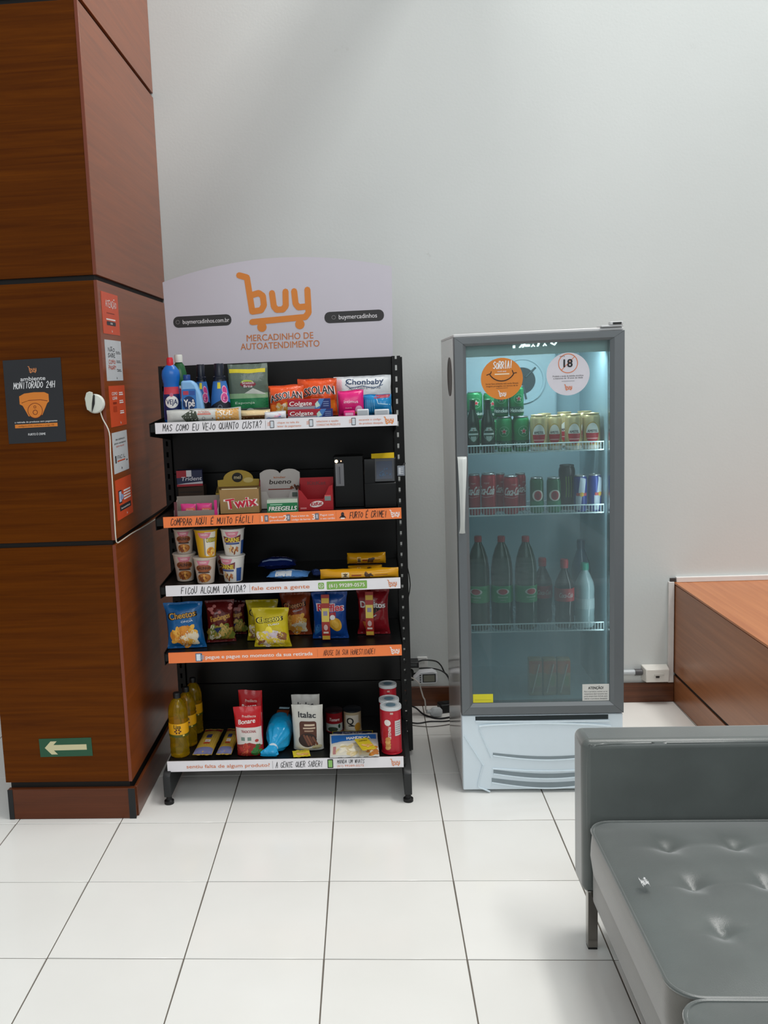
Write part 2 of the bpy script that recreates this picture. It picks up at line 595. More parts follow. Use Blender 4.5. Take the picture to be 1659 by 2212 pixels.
# wood clad bench on the right
BX = 2.80
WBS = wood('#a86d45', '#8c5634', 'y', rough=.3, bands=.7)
WBT = wood('#c07c4c', '#a8643a', 'y', rough=.35, bands=.6)  # top veneer lighter than the side: light from above is in the colour
ben = thing('wood_clad_bench', 'low box bench of brown wood veneer standing against the wall beside the fridge', 'bench', (0, 0, 0))
MB().box(BX + .012, 4.3, -.45, WB - .002, .001, .57).build('core', M('#1a120d', rough=.7), ben)
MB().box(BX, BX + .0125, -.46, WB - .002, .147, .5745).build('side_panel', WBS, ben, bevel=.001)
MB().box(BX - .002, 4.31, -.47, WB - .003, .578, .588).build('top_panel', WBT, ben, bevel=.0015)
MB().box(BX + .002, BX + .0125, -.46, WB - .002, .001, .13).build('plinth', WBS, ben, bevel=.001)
MB().box(BX + .008, BX + .0125, -.46, WB - .002, .1302, .1468).build('shadow_gap', M('#1b1512', rough=.7), ben)
# cable trunking, socket box, conduit
PVC = M('#dedbd8', rough=.35)
duct = thing('cable_trunking', 'white plastic cable trunking running up the wall and along the bench top', 'trunking', (0, 0, 0))
MB().box(2.771, 2.7965, WB - .018, WB - .0005, .098, .590).build('vertical_run', PVC, duct, bevel=.0015)
MB().box(2.8055, 4.3, WB - .0205, WB - .0005, .5885, .612).build('horizontal_run', PVC, duct, bevel=.0015)
MB().box(2.780, 2.804, WB - .012, WB - .0005, .5905, .606).build('corner_gap', M('#3b3634', rough=.6), duct)
jb = thing('socket_box', 'white plastic surface socket box on the wall at the foot of the trunking', 'socket', (0, 0, 0))
MB().prism([(2.648, .112), (2.771, .112), (2.771, .186), (2.648, .186)], lambda x, z: (x, WB - .0005, z), lambda x, z: (2.71 + (x - 2.71) * .88, WB - .062, .147 + (z - .149) * .86)).build('box', M('#dcdbd5', rough=.4), jb, bevel=.004)
MB().box(2.692, 2.738, WB - .0655, WB - .0625, .148, .158).build('slot_cover', M('#c9c8c2', rough=.4), jb, bevel=.001)
MB().box(2.70, 2.716, WB - .066, WB - .0625, .138, .147).build('socket_hole', M('#2c2b29', rough=.5), jb)
con = thing('conduit_pipe', 'grey plastic conduit pipe running from behind the fridge into the socket box', 'pipe', (0, 0, 0))
MB().tube([(1.95, WB - .016, .152), (2.62, WB - .016, .152)], .0125, 14).build('pipe', M('#b9c0c4', rough=.3), con, smooth=True)
MB().tube([(2.615, WB - .016, .152), (2.6478, WB - .016, .152)], .0155, 14).build('coupling', M('#4b4b4d', rough=.4), con, smooth=True)

# ------------------------------------------------------------------ notices on the pillar
def p2(a, Y): return at(a[0], a[1], Y)


def flat_notice(name, label, cat, O, ex, ez, w, h, mat, art, th=.0012):
    t = thing(name, label, cat, (0, 0, 0))
    O = Vector(O); ex = Vector(ex).normalized(); ez = Vector(ez).normalized(); n = ex.cross(ez)
    c = [O, O + ex * w, O + ex * w + ez * h, O + ez * h]
    v = [p + n * .0002 for p in c] + [p + n * th for p in c]
    MB().add(v, [(0, 3, 2, 1), (4, 5, 6, 7), (0, 1, 5, 4), (1, 2, 6, 5), (2, 3, 7, 6), (3, 0, 4, 7)]).build('board', mat, t)
    art.build('print', t, frame(O + n * th, ex, ez))
    return t


# black monitored-area sign
a, b_, c_, d_ = at(6, 779, PY), at(131, 772, PY), at(145, 957, PY), at(20, 959, PY)
sw, sh = (b_ - a).length, (a - d_).length
A = Art()
W_, O2 = ink('#e8e8ea'), ink('#e0832d')
DK = ink('#7c2f0a')
A.logo(.5 * sw, .875 * sh, .085 * sh, ink('#d98a55'))
A.text('ambiente', .5 * sw, .745 * sh, .047 * sh, W_, bold=.025, w=.43 * sw)
A.hand('MONITORADO 24H', .15 * sw, .655 * sh, .075 * sh, .72 * sw, W_, sw=.0024)
A.poly([(.24 * sw, .565 * sh), (.33 * sw, .595 * sh), (.5 * sw, .605 * sh), (.68 * sw, .6 * sh), (.75 * sw, .575 * sh), (.75 * sw, .485 * sh), (.72 * sw, .47 * sh), (.62 * sw, .33 * sh), (.38 * sw, .32 * sh), (.29 * sw, .45 * sh), (.24 * sw, .47 * sh)], O2)
A.line([(.28 * sw, .485 * sh), (.4 * sw, .51 * sh), (.6 * sw, .512 * sh), (.72 * sw, .495 * sh)], .0024, DK)
A.ell(.5 * sw, .385 * sh, .125 * sw, .088 * sh, O2, 1.5); A.ring(.5 * sw, .385 * sh, .125 * sw, .002, DK, 2)
A.ring(.5 * sw, .43 * sh, .02 * sw, .002, DK, 2, n=14); A.ring(.5 * sw, .365 * sh, .038 * sw, .0024, DK, 2, n=18)
A.text('a retirada de produtos sem pagamento', .5 * sw, .245 * sh, .02 * sh, W_, bold=.015, w=.74 * sw)
A.rect(.13 * sw, .87 * sw, .185 * sh, .228 * sh, O2)
A.text('configura crime, conforme o artigo 155', .5 * sw, .198 * sh, .018 * sh, ink('#2a1708'), w=.62 * sw)
A.text('FURTO É CRIME', .5 * sw, .09 * sh, .026 * sh, W_, bold=.02, w=.3 * sw)
flat_notice('surveillance_sign', 'black sign with an orange dome camera drawing on the front of the wood pillar', 'sign', d_, b_ - a, a - d_, sw, sh, M('#27282c', rough=.35, bump=.1, bscale=9), A, th=.002)

# green exit arrow
a, b_, c_, d_ = at(84, 1596, PY), at(197, 1593, PY), at(198, 1632, PY), at(88, 1635, PY)
sw, sh = (b_ - a).length, (a - d_).length
A = Art()
A.poly([(.1 * sw, .5 * sh), (.22 * sw, .85 * sh), (.34 * sw, .85 * sh), (.27 * sw, .65 * sh), (.9 * sw, .65 * sh), (.9 * sw, .35 * sh), (.27 * sw, .35 * sh), (.34 * sw, .13 * sh), (.22 * sw, .13 * sh)], ink('#cfc89f'))
flat_notice('exit_arrow_sign', 'green sign with a pale arrow pointing left low on the wood pillar', 'sign', d_, b_ - a, a - d_, sw, sh, M('#1d5238', rough=.4), A, th=.002)

# five stickers on the pillar side
def side_sticker(px4, label, mat, art_fn):
    a, b_, d_ = (atx(*px4[i], PX) for i in (0, 1, 3))
    w = max(.06, abs(b_.y - a.y)); h = abs(a.z - d_.z)
    A = Art(); art_fn(A, w, h)
    return flat_notice('notice_sticker', label, 'sticker', (PX, a.y, d_.z), (0, 1, 0), (0, 0, 1), w, h, mat, A, th=.001)


RO, WH = M('#d2502a', rough=.4), M('#c9cdd0', rough=.4)
IR, IB, IW = ink('#c9491f'), ink('#2b2d30'), ink('#f0e6e2')


def s1(A, w, h):
    A.hand('ATENÇÃO', .2 * w, .66 * h, .16 * h, .66 * w, IW, sw=.003)
    A.rect(.25 * w, .72 * w, .5 * h, .52 * h, ink('#8a2d12')); A.rect(.2 * w, .75 * w, .34 * h, .375 * h, IW)
    A.rrect(.22 * w, .76 * w, .215 * h, .31 * h, .006, IB); A.text('SORRIA', .49 * w, .24 * h, .045 * h, IW, l=2, bold=.02); A.logo(.5 * w, .08 * h, .07 * h, IW)


def s2(A, w, h):
    A.hand('NÃO', .15 * w, .72 * h, .09 * h, .42 * w, IB, sw=.0022); A.hand('SABE', .13 * w, .58 * h, .09 * h, .45 * w, IB, sw=.0022)
    A.hand('COMO', .15 * w, .42 * h, .09 * h, .42 * w, IR, sw=.0022); A.hand('PAGAR?', .13 * w, .28 * h, .09 * h, .45 * w, IR, sw=.0022)
    for k, t in enumerate(('Escolha', 'Escaneie', 'Pague')):
        z = .7 * h - k * .22 * h
        A.text(t, .64 * w, z, .035 * h, IB, align='L', bold=.03, w=.24 * w); A.rect(.64 * w, .93 * w, z - .03 * h, z - .018 * h, IB)
    A.logo(.6 * w, .07 * h, .06 * h, IB)


def s3(A, w, h):
    A.text('COMO', .32 * w, .77 * h, .075 * h, IW, bold=.03, w=.34 * w); A.text('USAR', .32 * w, .66 * h, .075 * h, IW, bold=.03, w=.3 * w)
    A.rect(.2 * w, .42 * w, .55 * h, .6 * h, ink('#8a2d12')); A.rect(.2 * w, .42 * w, .36 * h, .5 * h, ink('#b03d1a'))
    for k, z in enumerate((.76, .56, .3)):
        A.rect(.6 * w, .86 * w, z * h, (z + .03) * h, IW); A.rect(.6 * w, .84 * w, (z + .05) * h, (z + .075) * h, IW)
    A.logo(.6 * w, .08 * h, .07 * h, IW)


def s4(A, w, h):
    A.text('SEU ESPAÇO', .5 * w, .8 * h, .035 * h, IB, bold=.03, w=.6 * w); A.text('para comprar', .5 * w, .71 * h, .04 * h, IB, bold=.03, w=.78 * w)
    A.text('SEM FILAS', .48 * w, .63 * h, .035 * h, IR, w=.55 * w)
    A.rect(.1 * w, .18 * w, .25 * h, .43 * h, IB); A.hand('FACIL', .24 * w, .34 * h, .08 * h, .54 * w, IB, sw=.002); A.rect(.24 * w, .76 * w, .27 * h, .3 * h, IR)
    A.logo(.5 * w, .1 * h, .07 * h, IB); A.rect(.84 * w, .92 * w, .24 * h, .27 * h, IB)


def s5(A, w, h):
    A.rect(.14 * w, .34 * w, .4 * h, .72 * h, IB); A.rect(.17 * w, .31 * w, .43 * h, .69 * h, ink('#b7c2da'), 2)
    A.ell(.34 * w, .54 * h, .1 * w, .07 * h, ink('#8f9fc4'), 3)
    for k in range(4): A.rect(.46 * w, .9 * w, (.65 - .07 * k) * h, (.69 - .07 * k) * h, IW)
    A.rect(.18 * w, .88 * w, .2 * h, .34 * h, IB); A.text('honestidade', .53 * w, .24 * h, .05 * h, IW, l=2, bold=.02, w=.56 * w); A.logo(.6 * w, .085 * h, .07 * h, IW)


side_sticker([(217, 628), (253, 637), (258, 724), (224, 720)], 'topmost orange sticker with white lettering on the side of the wood pillar', RO, s1)
side_sticker([(225, 733), (260, 737), (266, 823), (231, 823)], 'upper white sticker with a list of steps on the side of the wood pillar', WH, s2)
side_sticker([(234, 834), (268, 833), (273, 918), (239, 924)], 'middle orange sticker beside the white round camera on the pillar', RO, s3)
side_sticker([(241, 936), (273, 931), (280, 1014), (247, 1025)], 'lower white sticker between two orange ones on the pillar side', WH, s4)
side_sticker([(248, 1039), (282, 1028), (286, 1112), (254, 1126)], 'lowest orange sticker showing a phone drawing on the pillar side', RO, s5)

# round white camera hung on the pillar corner, with cable
cw = thing('security_camera', 'small round white camera with a folded bracket fixed to the pillar corner', 'camera', at(206, 872, .02))
WP_ = M('#d9dcd2', rough=.35)
MB().lathe([(.0, -.012), (.026, -.011), (.034, -.004), (.0345, .004), (.030, .011), (.0, .014)], 28, cap0=False, cap1=False).build('head', WP_, cw, smooth=True).rotation_euler = (math.pi / 2, 0, 0)
MB().pxz([(-.031, .02), (-.024, .04), (-.013, .044), (-.001, .04), (-.012, -.026), (-.026, -.02)], -.021, -.0145).build('bracket', M('#cfd3c6', rough=.4), cw, bevel=.002)
MB().pxz([(.0, .034), (.004, .03), (.002, .0), (-.01, -.03), (-.006, .005)], -.0165, -.0135).build('slot', M('#1a1a18', rough=.6), cw)
pts = [at(217, 890, .03), at(222, 905, .034), at(236, 935, .036), at(239, 985, .036), at(244, 1060, .036), at(248, 1130, .036), at(250, 1160, .038), atx(253, 1172, PX + .004), atx(262, 1168, PX + .004), atx(285, 1152, PX + .003), atx(310, 1138, PX + .003), atx(335, 1122, PX + .003), atx(352, 1109, PX + .003), atx(360, 1114, PX + .005)]
tag(MB().tube(smoothpath(pts, 5), .0022, 7).build('camera_cable', M('#d5d2c4', rough=.5), smooth=True), 'thin white cable running down the pillar corner and along its joint', 'cable')

# ------------------------------------------------------------------ shelf rack
BLK = M('#070808', rough=.36, spec=.35, var=.1)
BLK2 = M('#0f1010', rough=.42, spec=.35, var=.1)
rack = thing('shelf_rack', 'tall black metal shop rack with five shelves and a white arched header', 'rack', (0, 0, 0))
for xo, sgn in ((.523, 1), (1.516, -1)):
    mb = MB()
    xi = xo + sgn * .034
    lo, hi = min(xo, xi), max(xo, xi)
    sa, sb = lo + .0125, hi - .0125
    if sgn > 0: mb.box(lo + .002, hi - .002, .6202, .624, .02, 1.69)  # dark backing added behind the left slots so they read as shaded
    mb.box(lo, sa, .578, .62, .02, 1.695); mb.box(sb, hi, .578, .62, .02, 1.695)
    z = .02
    while z < 1.68:
        mb.box(sa, sb, .578, .62, z, z + .0245); z += .0455
    mb.box(*((xo - .001, xo + .005) if sgn > 0 else (xo - .005, xo + .008)), .588, .642, .02, 1.69)
    mb.box(*((xi - .003, xi) if sgn > 0 else (xi, xi + .003)), .588, .612, .02, 1.69)
    mb.build('upright', BLK2, rack)
MB().box(.5575, 1.4815, .6125, .6145, .135, 1.694).build('joint_backing', BLK, rack)  # added behind the panels so no light shows through their joints
for z0, z1 in ((.135, .3265), (.3295, .79), (.793, 1.243), (1.246, 1.694)):
    MB().box(.5575, 1.4815, .6, .612, z0, z1).build('back_panel', BLK, rack, bevel=.0015)


def S(k, x):
    return {1: 1.474 - .004 * (x - .58), 2: 1.117 + .008 * (x - .59), 3: .851 + .009 * (x - .58), 4: .586 + .0145 * (x - .578), 5: .163 + .009 * (x - .55)}[k]


SY = {1: .2, 2: .2, 3: .2, 4: .2, 5: .16}
SXX = {1: (.5835, 1.4845), 2: (.5915, 1.489), 3: (.584, 1.478), 4: (.578, 1.4755), 5: (.5555, 1.4685)}
for k in range(1, 6):
    x0, x1 = .562, 1.478
    dz = S(k, x1) - S(k, x0)
    s_ = S(k, x0)
    MB().box(x0, x1, SY[k] + .006, .598, s_ - .03, s_, dz=dz).build('shelf', BLK2, rack, bevel=.002)
    for xb, e in ((.5585, S(k, x0)), (1.479, S(k, x1))):
        if k < 5:
            MB().pyz([(SY[k] + .008, e - .045), (SY[k] + .008, e + .004), (.577, e + .02), (.577, e - .085), (.5, e - .075)], xb, xb + .003).build('bracket', BLK, rack)
# base legs and feet
for xa, xb in ((.540, .568), (1.468, 1.497)):
    MB().pyz([(.137, .034), (.135, .118), (.152, .132), (.577, .156), (.62, .156), (.62, .034)], xa, xb).build('leg', M('#202223', rough=.45), rack, bevel=.002)
    for yy in (.158, .60):
        MB().lathe([(.012, .0), (.019, .0), (.019, .012), (.012, .017), (.009, .035)], 16, c=((xa + xb) / 2, yy, .0005)).build('foot', M('#0e0e0f', rough=.5), rack, smooth=True)


OR_ = M('#f58246', rough=.4, var=.05, scale=6)
WS_ = M('#eae7eb', rough=.4, var=.03)
OT = ink('#d77f52')
for k in range(1, 6):
    x0, x1 = SXX[k]; y = SY[k]
    zt = S(k, x0) + .006; dz = S(k, x1) - S(k, x0)
    w = x1 - x0
    st = MB().box(x0, x1, y - .0035, y + .004, zt - .0405, zt, dz=dz).build('price_strip', OR_ if k in (2, 4) else WS_, rack)
    st['label'] = ('orange' if k in (2, 4) else 'white') + ' printed price strip'
    A = Art(); H = .0405
    zb = .5 * H

    def lines(x, ww, t1, t2, m, b=.01):
        A.text(t1, x, .55 * H, .17 * H, m, align='L', bold=b, w=ww * .92); A.text(t2, x, .22 * H, .17 * H, m, align='L', bold=b, w=ww)

    def phone(x, m1, m2):
        A.rrect(x, x + .016, .16 * H, .84 * H, .002, m1); A.rrect(x + .0025, x + .0135, .23 * H, .77 * H, .001, m2, 2)
        for q in range(3): A.line([(x - .008, (.4 + .12 * q) * H), (x + .002, (.45 + .12 * q) * H)], .0016, OT, 3)
    GR = ink('#5b5b60'); PH = ink('#cfd6dd'); IWh = ink('#f3ebe6')
    if k == 1:
        A.hand('MAS COMO EU VEJO QUANTO CUSTA?', .03 * w, .22 * H, .6 * H, .415 * w, BLACK, sw=.0021)
        A.rect(.46 * w, .461 * w, .12 * H, .88 * H, GR)
        for px_, t1, t2 in ((.487, 'clique na tela do', 'leitor de pagamento'), (.648, 'selecione a opção', 'CONSULTAR PRODUTO'), (.822, 'escaneie o código', 'do produto desejado')):
            phone(px_ * w - .008, GR, PH); lines((px_ + .022) * w, .098 * w, t1, t2, OT)
        A.logo(.965 * w, .5 * H, .72 * H, ink('#e8862b'))
    if k == 2:
        A.hand('COMPRAR AQUI É MUITO FÁCIL!', .03 * w, .2 * H, .62 * H, .355 * w, BLACK, sw=.0022)
        A.rect(.408 * w, .409 * w, .12 * H, .88 * H, ink('#b86a3c'))
        for q, (px_, t1, t2) in enumerate(((.418, 'Pegue seu', 'produto'), (.51, 'Passe o leitor do', 'código de barras'), (.63, 'Pague com', 'o seu cartão'))):
            A.text(str(q + 1), px_ * w, .25 * H, .5 * H, IWh, align='L', bold=.03); A.rrect((px_ + .012) * w, (px_ + .028) * w, .2 * H, .82 * H, .002, ink('#6d6e78'))
            A.rect((px_ + .016) * w, (px_ + .024) * w, .35 * H, .7 * H, ink('#b9b7bd'), 2)
            lines((px_ + .034) * w, .06 * w if q != 1 else .078 * w, t1, t2, IWh, .02)
        A.rect(.729 * w, .73 * w, .12 * H, .88 * H, ink('#b86a3c'))
        A.ell(.757 * w, .62 * H, .006, .008, ink('#30272a')); A.poly([(.742 * w, .28 * H), (.772 * w, .28 * H), (.764 * w, .5 * H), (.75 * w, .5 * H)], ink('#30272a')); A.rect(.749 * w, .765 * w, .18 * H, .3 * H, IWh, 2)
        A.hand('FURTO É CRIME!', .785 * w, .22 * H, .56 * H, .155 * w, BLACK, sw=.0021)
        A.logo(.972 * w, .5 * H, .74 * H, IWh)
    if k == 3:
        A.hand('FICOU ALGUMA DÚVIDA?', .065 * w, .18 * H, .62 * H, .28 * w, BLACK, sw=.0022)
        A.rect(.362 * w, .363 * w, .12 * H, .88 * H, GR)
        A.text('fale com a gente', .37 * w, .32 * H, .36 * H, OT, align='L', bold=.025, w=.247 * w)
        A.rrect(.654 * w, .679 * w, .2 * H, .8 * H, .004, ink('#7fae52')); A.ring(.6665 * w, .5 * H, .0075, .0016, IWh, 2, n=16); A.line([(.661 * w, .42 * H), (.664 * w, .55 * H), (.671 * w, .42 * H)], .0016, IWh, 2)
        A.rrect(.69 * w, .86 * w, .12 * H, .88 * H, .003, ink('#7fae52')); A.text('(61) 99289-0575', .775 * w, .33 * H, .33 * H, IWh, l=2, bold=.02, w=.15 * w)
        A.logo(.965 * w, .5 * H, .72 * H, ink('#d98a62'))
    if k == 4:
        A.rrect(.118 * w, .147 * w, .1 * H, .9 * H, .002, ink('#5a6f86')); A.rrect(.122 * w, .14 * w, .18 * H, .82 * H, .001, ink('#dbe6ee'), 2)
        for q in range(3): A.line([(.138 * w, (.36 + .14 * q) * H), (.155 * w, (.36 + .14 * q) * H)], .0028, ink('#9db6cc'), 3)
        A.text('pegue e pague no momento da sua retirada', .162 * w, .33 * H, .34 * H, IWh, align='L', bold=.035, w=.46 * w)
        A.rect(.643 * w, .644 * w, .12 * H, .88 * H, ink('#b86a3c'))
        A.hand('ABUSE DA SUA HONESTIDADE!', .667 * w, .24 * H, .5 * H, .222 * w, ink('#5a2d1c'), sw=.0017)
        A.logo(.97 * w, .5 * H, .74 * H, IWh)
    if k == 5:
        A.text('sentiu falta de algum produto?', .083 * w, .33 * H, .34 * H, OT, align='L', bold=.02, w=.355 * w)
        A.rect(.45 * w, .451 * w, .12 * H, .88 * H, GR)
        A.hand('A GENTE QUER SABER!', .462 * w, .22 * H, .56 * H, .2 * w, BLACK, sw=.0018)
        A.rrect(.682 * w, .706 * w, .06 * H, .94 * H, .002, ink('#1e2a1c')); A.rect(.686 * w, .702 * w, .16 * H, .84 * H, ink('#8fc46a'), 2)
        A.hand('MANDA UM WHATS', .722 * w, .5 * H, .36 * H, .115 * w, BLACK, sw=.0013); A.text('(61) 99289-0575', .722 * w, .16 * H, .2 * H, OT, align='L', w=.112 * w)
        A.logo(.965 * w, .5 * H, .74 * H, ink('#d98a62'))
    A.build_split('lettering', st, lambda x, z, o, x0=x0, zt=zt, dz=dz, w=w, y=y: (x0 + x, y - .0035 - o, zt - .0405 + z + dz * x / w))

# header sign
HY = .613
zL, zR, zA, zB = 2.036, 2.052, 2.110, 1.660
xl, xr = .556, 1.494
poly = [(.563, zB), (1.4875, zB)]
for i in range(25):
    t = 1 - i / 24
    x = xl + (xr - xl) * t
    u = (t - .52)
    z = zA - (zA - zR) * (u / .48) ** 2 if u > 0 else zA - (zA - zL) * (u / .52) ** 2
    poly.append((x, z))
hs = MB().pxz(poly, HY, HY + .006).build('header_sign', M('#c9c5cf', rough=.4, var=.03, scale=5, bump=.05, bscale=4), rack)
hs['label'] = 'white arched header board'
A = Art(); OC = ink('#d9822f')
c1 = at(593, 650, HY)
k_ = (at(700, 600, HY) - at(500, 600, HY)).length / 200   # metres per pixel here
A.logo(c1.x, c1.z, 130 * k_, OC)
for t, y_, w_ in (('MERCADINHO DE', 734, 145), ('AUTOATENDIMENTO', 752, 172)):
    p = at(605, y_, HY); A.text(t, p.x, p.z, 13.5 * k_, ink('#c9763a'), bold=.012, w=w_ * k_)
p = at(437, 693.5, HY); A.rrect(p.x - 64 * k_, p.x + 64 * k_, p.z - 12 * k_, p.z + 12 * k_, 11 * k_, ink('#2c2a2b'))
A.text('buymercadinhos.com.br', p.x + 8 * k_, p.z - 4.5 * k_, 9 * k_, ink('#dddadd'), l=2, bold=.015, w=102 * k_); A.ring(p.x - 54 * k_, p.z, 4 * k_, .0016, ink('#8c898a'), 2, n=16)
p = at(765, 683.5, HY); A.rrect(p.x - 64 * k_, p.x + 64 * k_, p.z - 12 * k_, p.z + 12 * k_, 11 * k_, ink('#2c2a2b'))
A.text('buymercadinhos', p.x + 8 * k_, p.z - 4.5 * k_, 9.5 * k_, ink('#dddadd'), l=2, bold=.015, w=82 * k_); A.ring(p.x - 44 * k_, p.z, 4 * k_, .0016, ink('#8c898a'), 2, n=16)
A.build('lettering', hs, front(HY))
# ------------------------------------------------------------------ products: builders
from mathutils import noise


def place(x0, x1, yt, yb, Y, z0):
    """centre x, base z, width, height of something seen between pixel columns x0..x1 and rows yt..yb at depth Y; z0: shelf height or function of x"""
    ym = (yt + yb) / 2
    xa, xb = at(x0, ym, Y).x, at(x1, ym, Y).x
    xc = (xa + xb) / 2
    zb = z0(xc) + abs(z0(xb) - z0(xa)) / 2 + .0012 if callable(z0) else z0
    return xc, zb, xb - xa, at((x0 + x1) / 2, yt, Y).z - zb


def sh(k): return lambda x: S(k, x)


def interp(pr):
    def f(z):
        if z is None: return max(p[0] for p in pr)
        for (r0, z0), (r1, z1) in zip(pr[:-1], pr[1:]):
            if z0 <= z <= z1 and z1 > z0: return r0 + (r1 - r0) * (z - z0) / (z1 - z0)
        return pr[-1][0] if z > pr[-1][1] else pr[0][0]
    return f


def prof(pts, w, h): return [(r * w / 2, z * h) for r, z in pts]


def ecyl(rf, sy):
    R = rf(None)
    def f(x, z, o):
        a = x / R; r = rf(z)
        return ((r + o) * math.sin(a), -(r * sy + o) * math.cos(a), z)
    return f


def bottle(t, body, bm_, cap=None, cm=None, sy=1., seg=28, body_name='body'):
    o = MB().lathe(body, seg, 1, sy).build(body_name, bm_, t, smooth=True)
    if cap: MB().lathe(cap, 20).build('cap', cm, t, smooth=True)
    return o


def bag(t, w, h, d, mat, seed=1, pinch=.06, wr=.004, seal=.07, pouch=False, nu=18, nv=22, name='bag', tilt=0., crimp=True):
    def fn(x, z, o, back=False):
        z = max(.0012, min(h, z)); u = max(-1, min(1, x / (w / 2))); v = max(0, min(1, z / h))
        if pouch:
            g = max(0, (1 - v)) ** .55 * min(1, .55 + v * 5) if v < 1 else 0
            if v > 1 - seal: g *= max(0, (1 - v) / seal) ** .7
        else:
            q = (v - seal) / (1 - 2 * seal)
            g = math.sin(math.pi * q) ** .5 if 0 < q < 1 else 0
        e = max(0, 1 - abs(u) ** 2.4) ** .6
        th = d / 2 * g * e
        n1 = noise.noise(Vector((x * 22 + seed * 7.1, z * 17, seed * 3.3 + (5 if back else 0))))
        n2 = noise.noise(Vector((x * 55 + seed, z * 26 + seed * 2, 9 + (5 if back else 0))))
        edge = 1 - e
        wv = wr * (n1 + .6 * n2) * (min(1, g * 1.2)) * min(1, th / .004)
        if crimp and g < .35: wv += .0016 * math.sin(x * 190 + seed) * (1 - g / .35) * e
        hw = 1 - pinch * g + .02 * noise.noise(Vector((z * 30, seed, u * 2)))
        xx = x * hw + tilt * v * h
        y = -(th + .0006 + wv) - o if not back else (th + .0006 + wv) + o
        zz = z + .004 * noise.noise(Vector((x * 18, seed * 5, v * 3))) * (v if v > .5 else 0)
        return (xx, y, zz)
    mb = MB(); V = []
    for b in (False, True):
        for j in range(nv + 1):
            for i in range(nu + 1):
                uu = -1 + 2 * i / nu; uu = math.copysign(abs(uu) ** .8, uu)
                V.append(fn(uu * w / 2, h * j / nv, 0, b))
    F = []; n = (nu + 1) * (nv + 1)
    for b in (0, 1):
        for j in range(nv):
            for i in range(nu):
                a = b * n + j * (nu + 1) + i
                F.append((a, a + 1, a + nu + 2, a + nu + 1) if not b else (a + 1, a, a + nu + 1, a + nu + 2))
    for j in range(nv):
        for i in (0, nu):
            a = j * (nu + 1) + i; F.append((a, a + nu + 1, n + a + nu + 1, n + a))
    for j in (0, nv):
        for i in range(nu):
            a = j * (nu + 1) + i; F.append((a, a + 1, n + a + 1, n + a))
    mb.add(V, F)
    o = mb.build(name, mat, t, smooth=True)
    return lambda x, z, o_: fn(x, z, o_)


def pbox(t, w, h, d, mat, name='carton', bevel=.001):
    return MB().box(-w / 2, w / 2, 0, d, 0, h).build(name, mat, t, bevel=bevel, bseg=1)


def can(t, w, h, mat, lid, prof_=None):
    pr = prof(prof_ or [(.80, 0), (.9, .012), (1, .06), (1, .88), (.94, .925), (.86, .955), (.84, .965)], w, h)
    MB().lathe(pr, 28, cap1=False).build('body', mat, t, smooth=True)
    MB().lathe(prof([(.84, .962), (.89, .972), (.89, .992), (.85, 1.), (.80, .985), (.0, .982)], w, h), 28, cap0=False, cap1=False).build('lid', lid, t, smooth=True)
    return cyl(interp(pr))


CORN, CHEESE, BROWNF, CREAM = ink('#d98f32'), ink('#e8b24a'), ink('#7a3d1c'), ink('#e6d9bd')
REDI, WI, YI, NAVY, GRN = ink('#c3202c'), ink('#ece9e6'), ink('#efc51f'), ink('#16245c'), ink('#1f7a3c')

# ------------------------------------------------------------------ shelf 1: cleaning and toiletries
x, z, w, h = place(351, 390, 772, 905, .29, sh(1))
t = thing('cleaner_bottle', 'blue cleaner bottle with a red cap at the left end of the top shelf', 'bottle', (x, .29, z), .12)
pr = prof([(.86, 0), (.95, .02), (.97, .06), (.95, .3), (.93, .42), (.86, .52), (.85, .6), (.98, .68), (1, .74), (.93, .80), (.62, .86), (.42, .885)], w, h)
bottle(t, pr, M('#1763b5', rough=.25), prof([(.36, .865), (.37, .9), (.36, .97), (.28, 1.), (0, 1.)], w, h), M('#c8202f', rough=.3), sy=.7)
A = Art(); R = w / 2
A.rect(-1.1 * R, 1.1 * R, .05 * h, .55 * h, NAVY, 0); A.rect(-1.1 * R, 1.1 * R, .44 * h, .55 * h, ink('#c43a4c'), 1); A.ell(0, .32 * h, .8 * R, .095 * h, WI, 2)
A.text('VEJA', 0, .285 * h, .075 * h, NAVY, l=3, bold=.03, w=1.25 * R); A.ell(0, .43 * h, .22 * R, .03 * h, ink('#c3607a'), 3); A.text('Limpeza', 0, .14 * h, .03 * h, WI, l=2, w=.8 * R)
A.build('label', t, ecyl(interp(pr), .7), sub=.008)

x, z, w, h = place(374, 404, 766, 900, .37, sh(1))
t = thing('detergent_bottle', 'green bottle with a white cap behind the blue cleaner bottle', 'bottle', (x, .37, z))
pr = prof([(.9, 0), (1, .04), (1, .6), (.95, .72), (.7, .84), (.45, .88), (.42, .9)], w * 1.1, h)
bottle(t, pr, M('#1d5a30', rough=.25), prof([(.55, .885), (.56, .97), (.5, 1.), (0, 1.)], w * 1.05, h), M('#dcdcd4', rough=.35), sy=.8)
A = Art(); A.ell(0, .42 * h, .5 * w, .12 * h, WI); A.ell(0, .42 * h, .4 * w, .08 * h, REDI, 1); A.build('label', t, ecyl(interp(pr), .8), sub=.008)

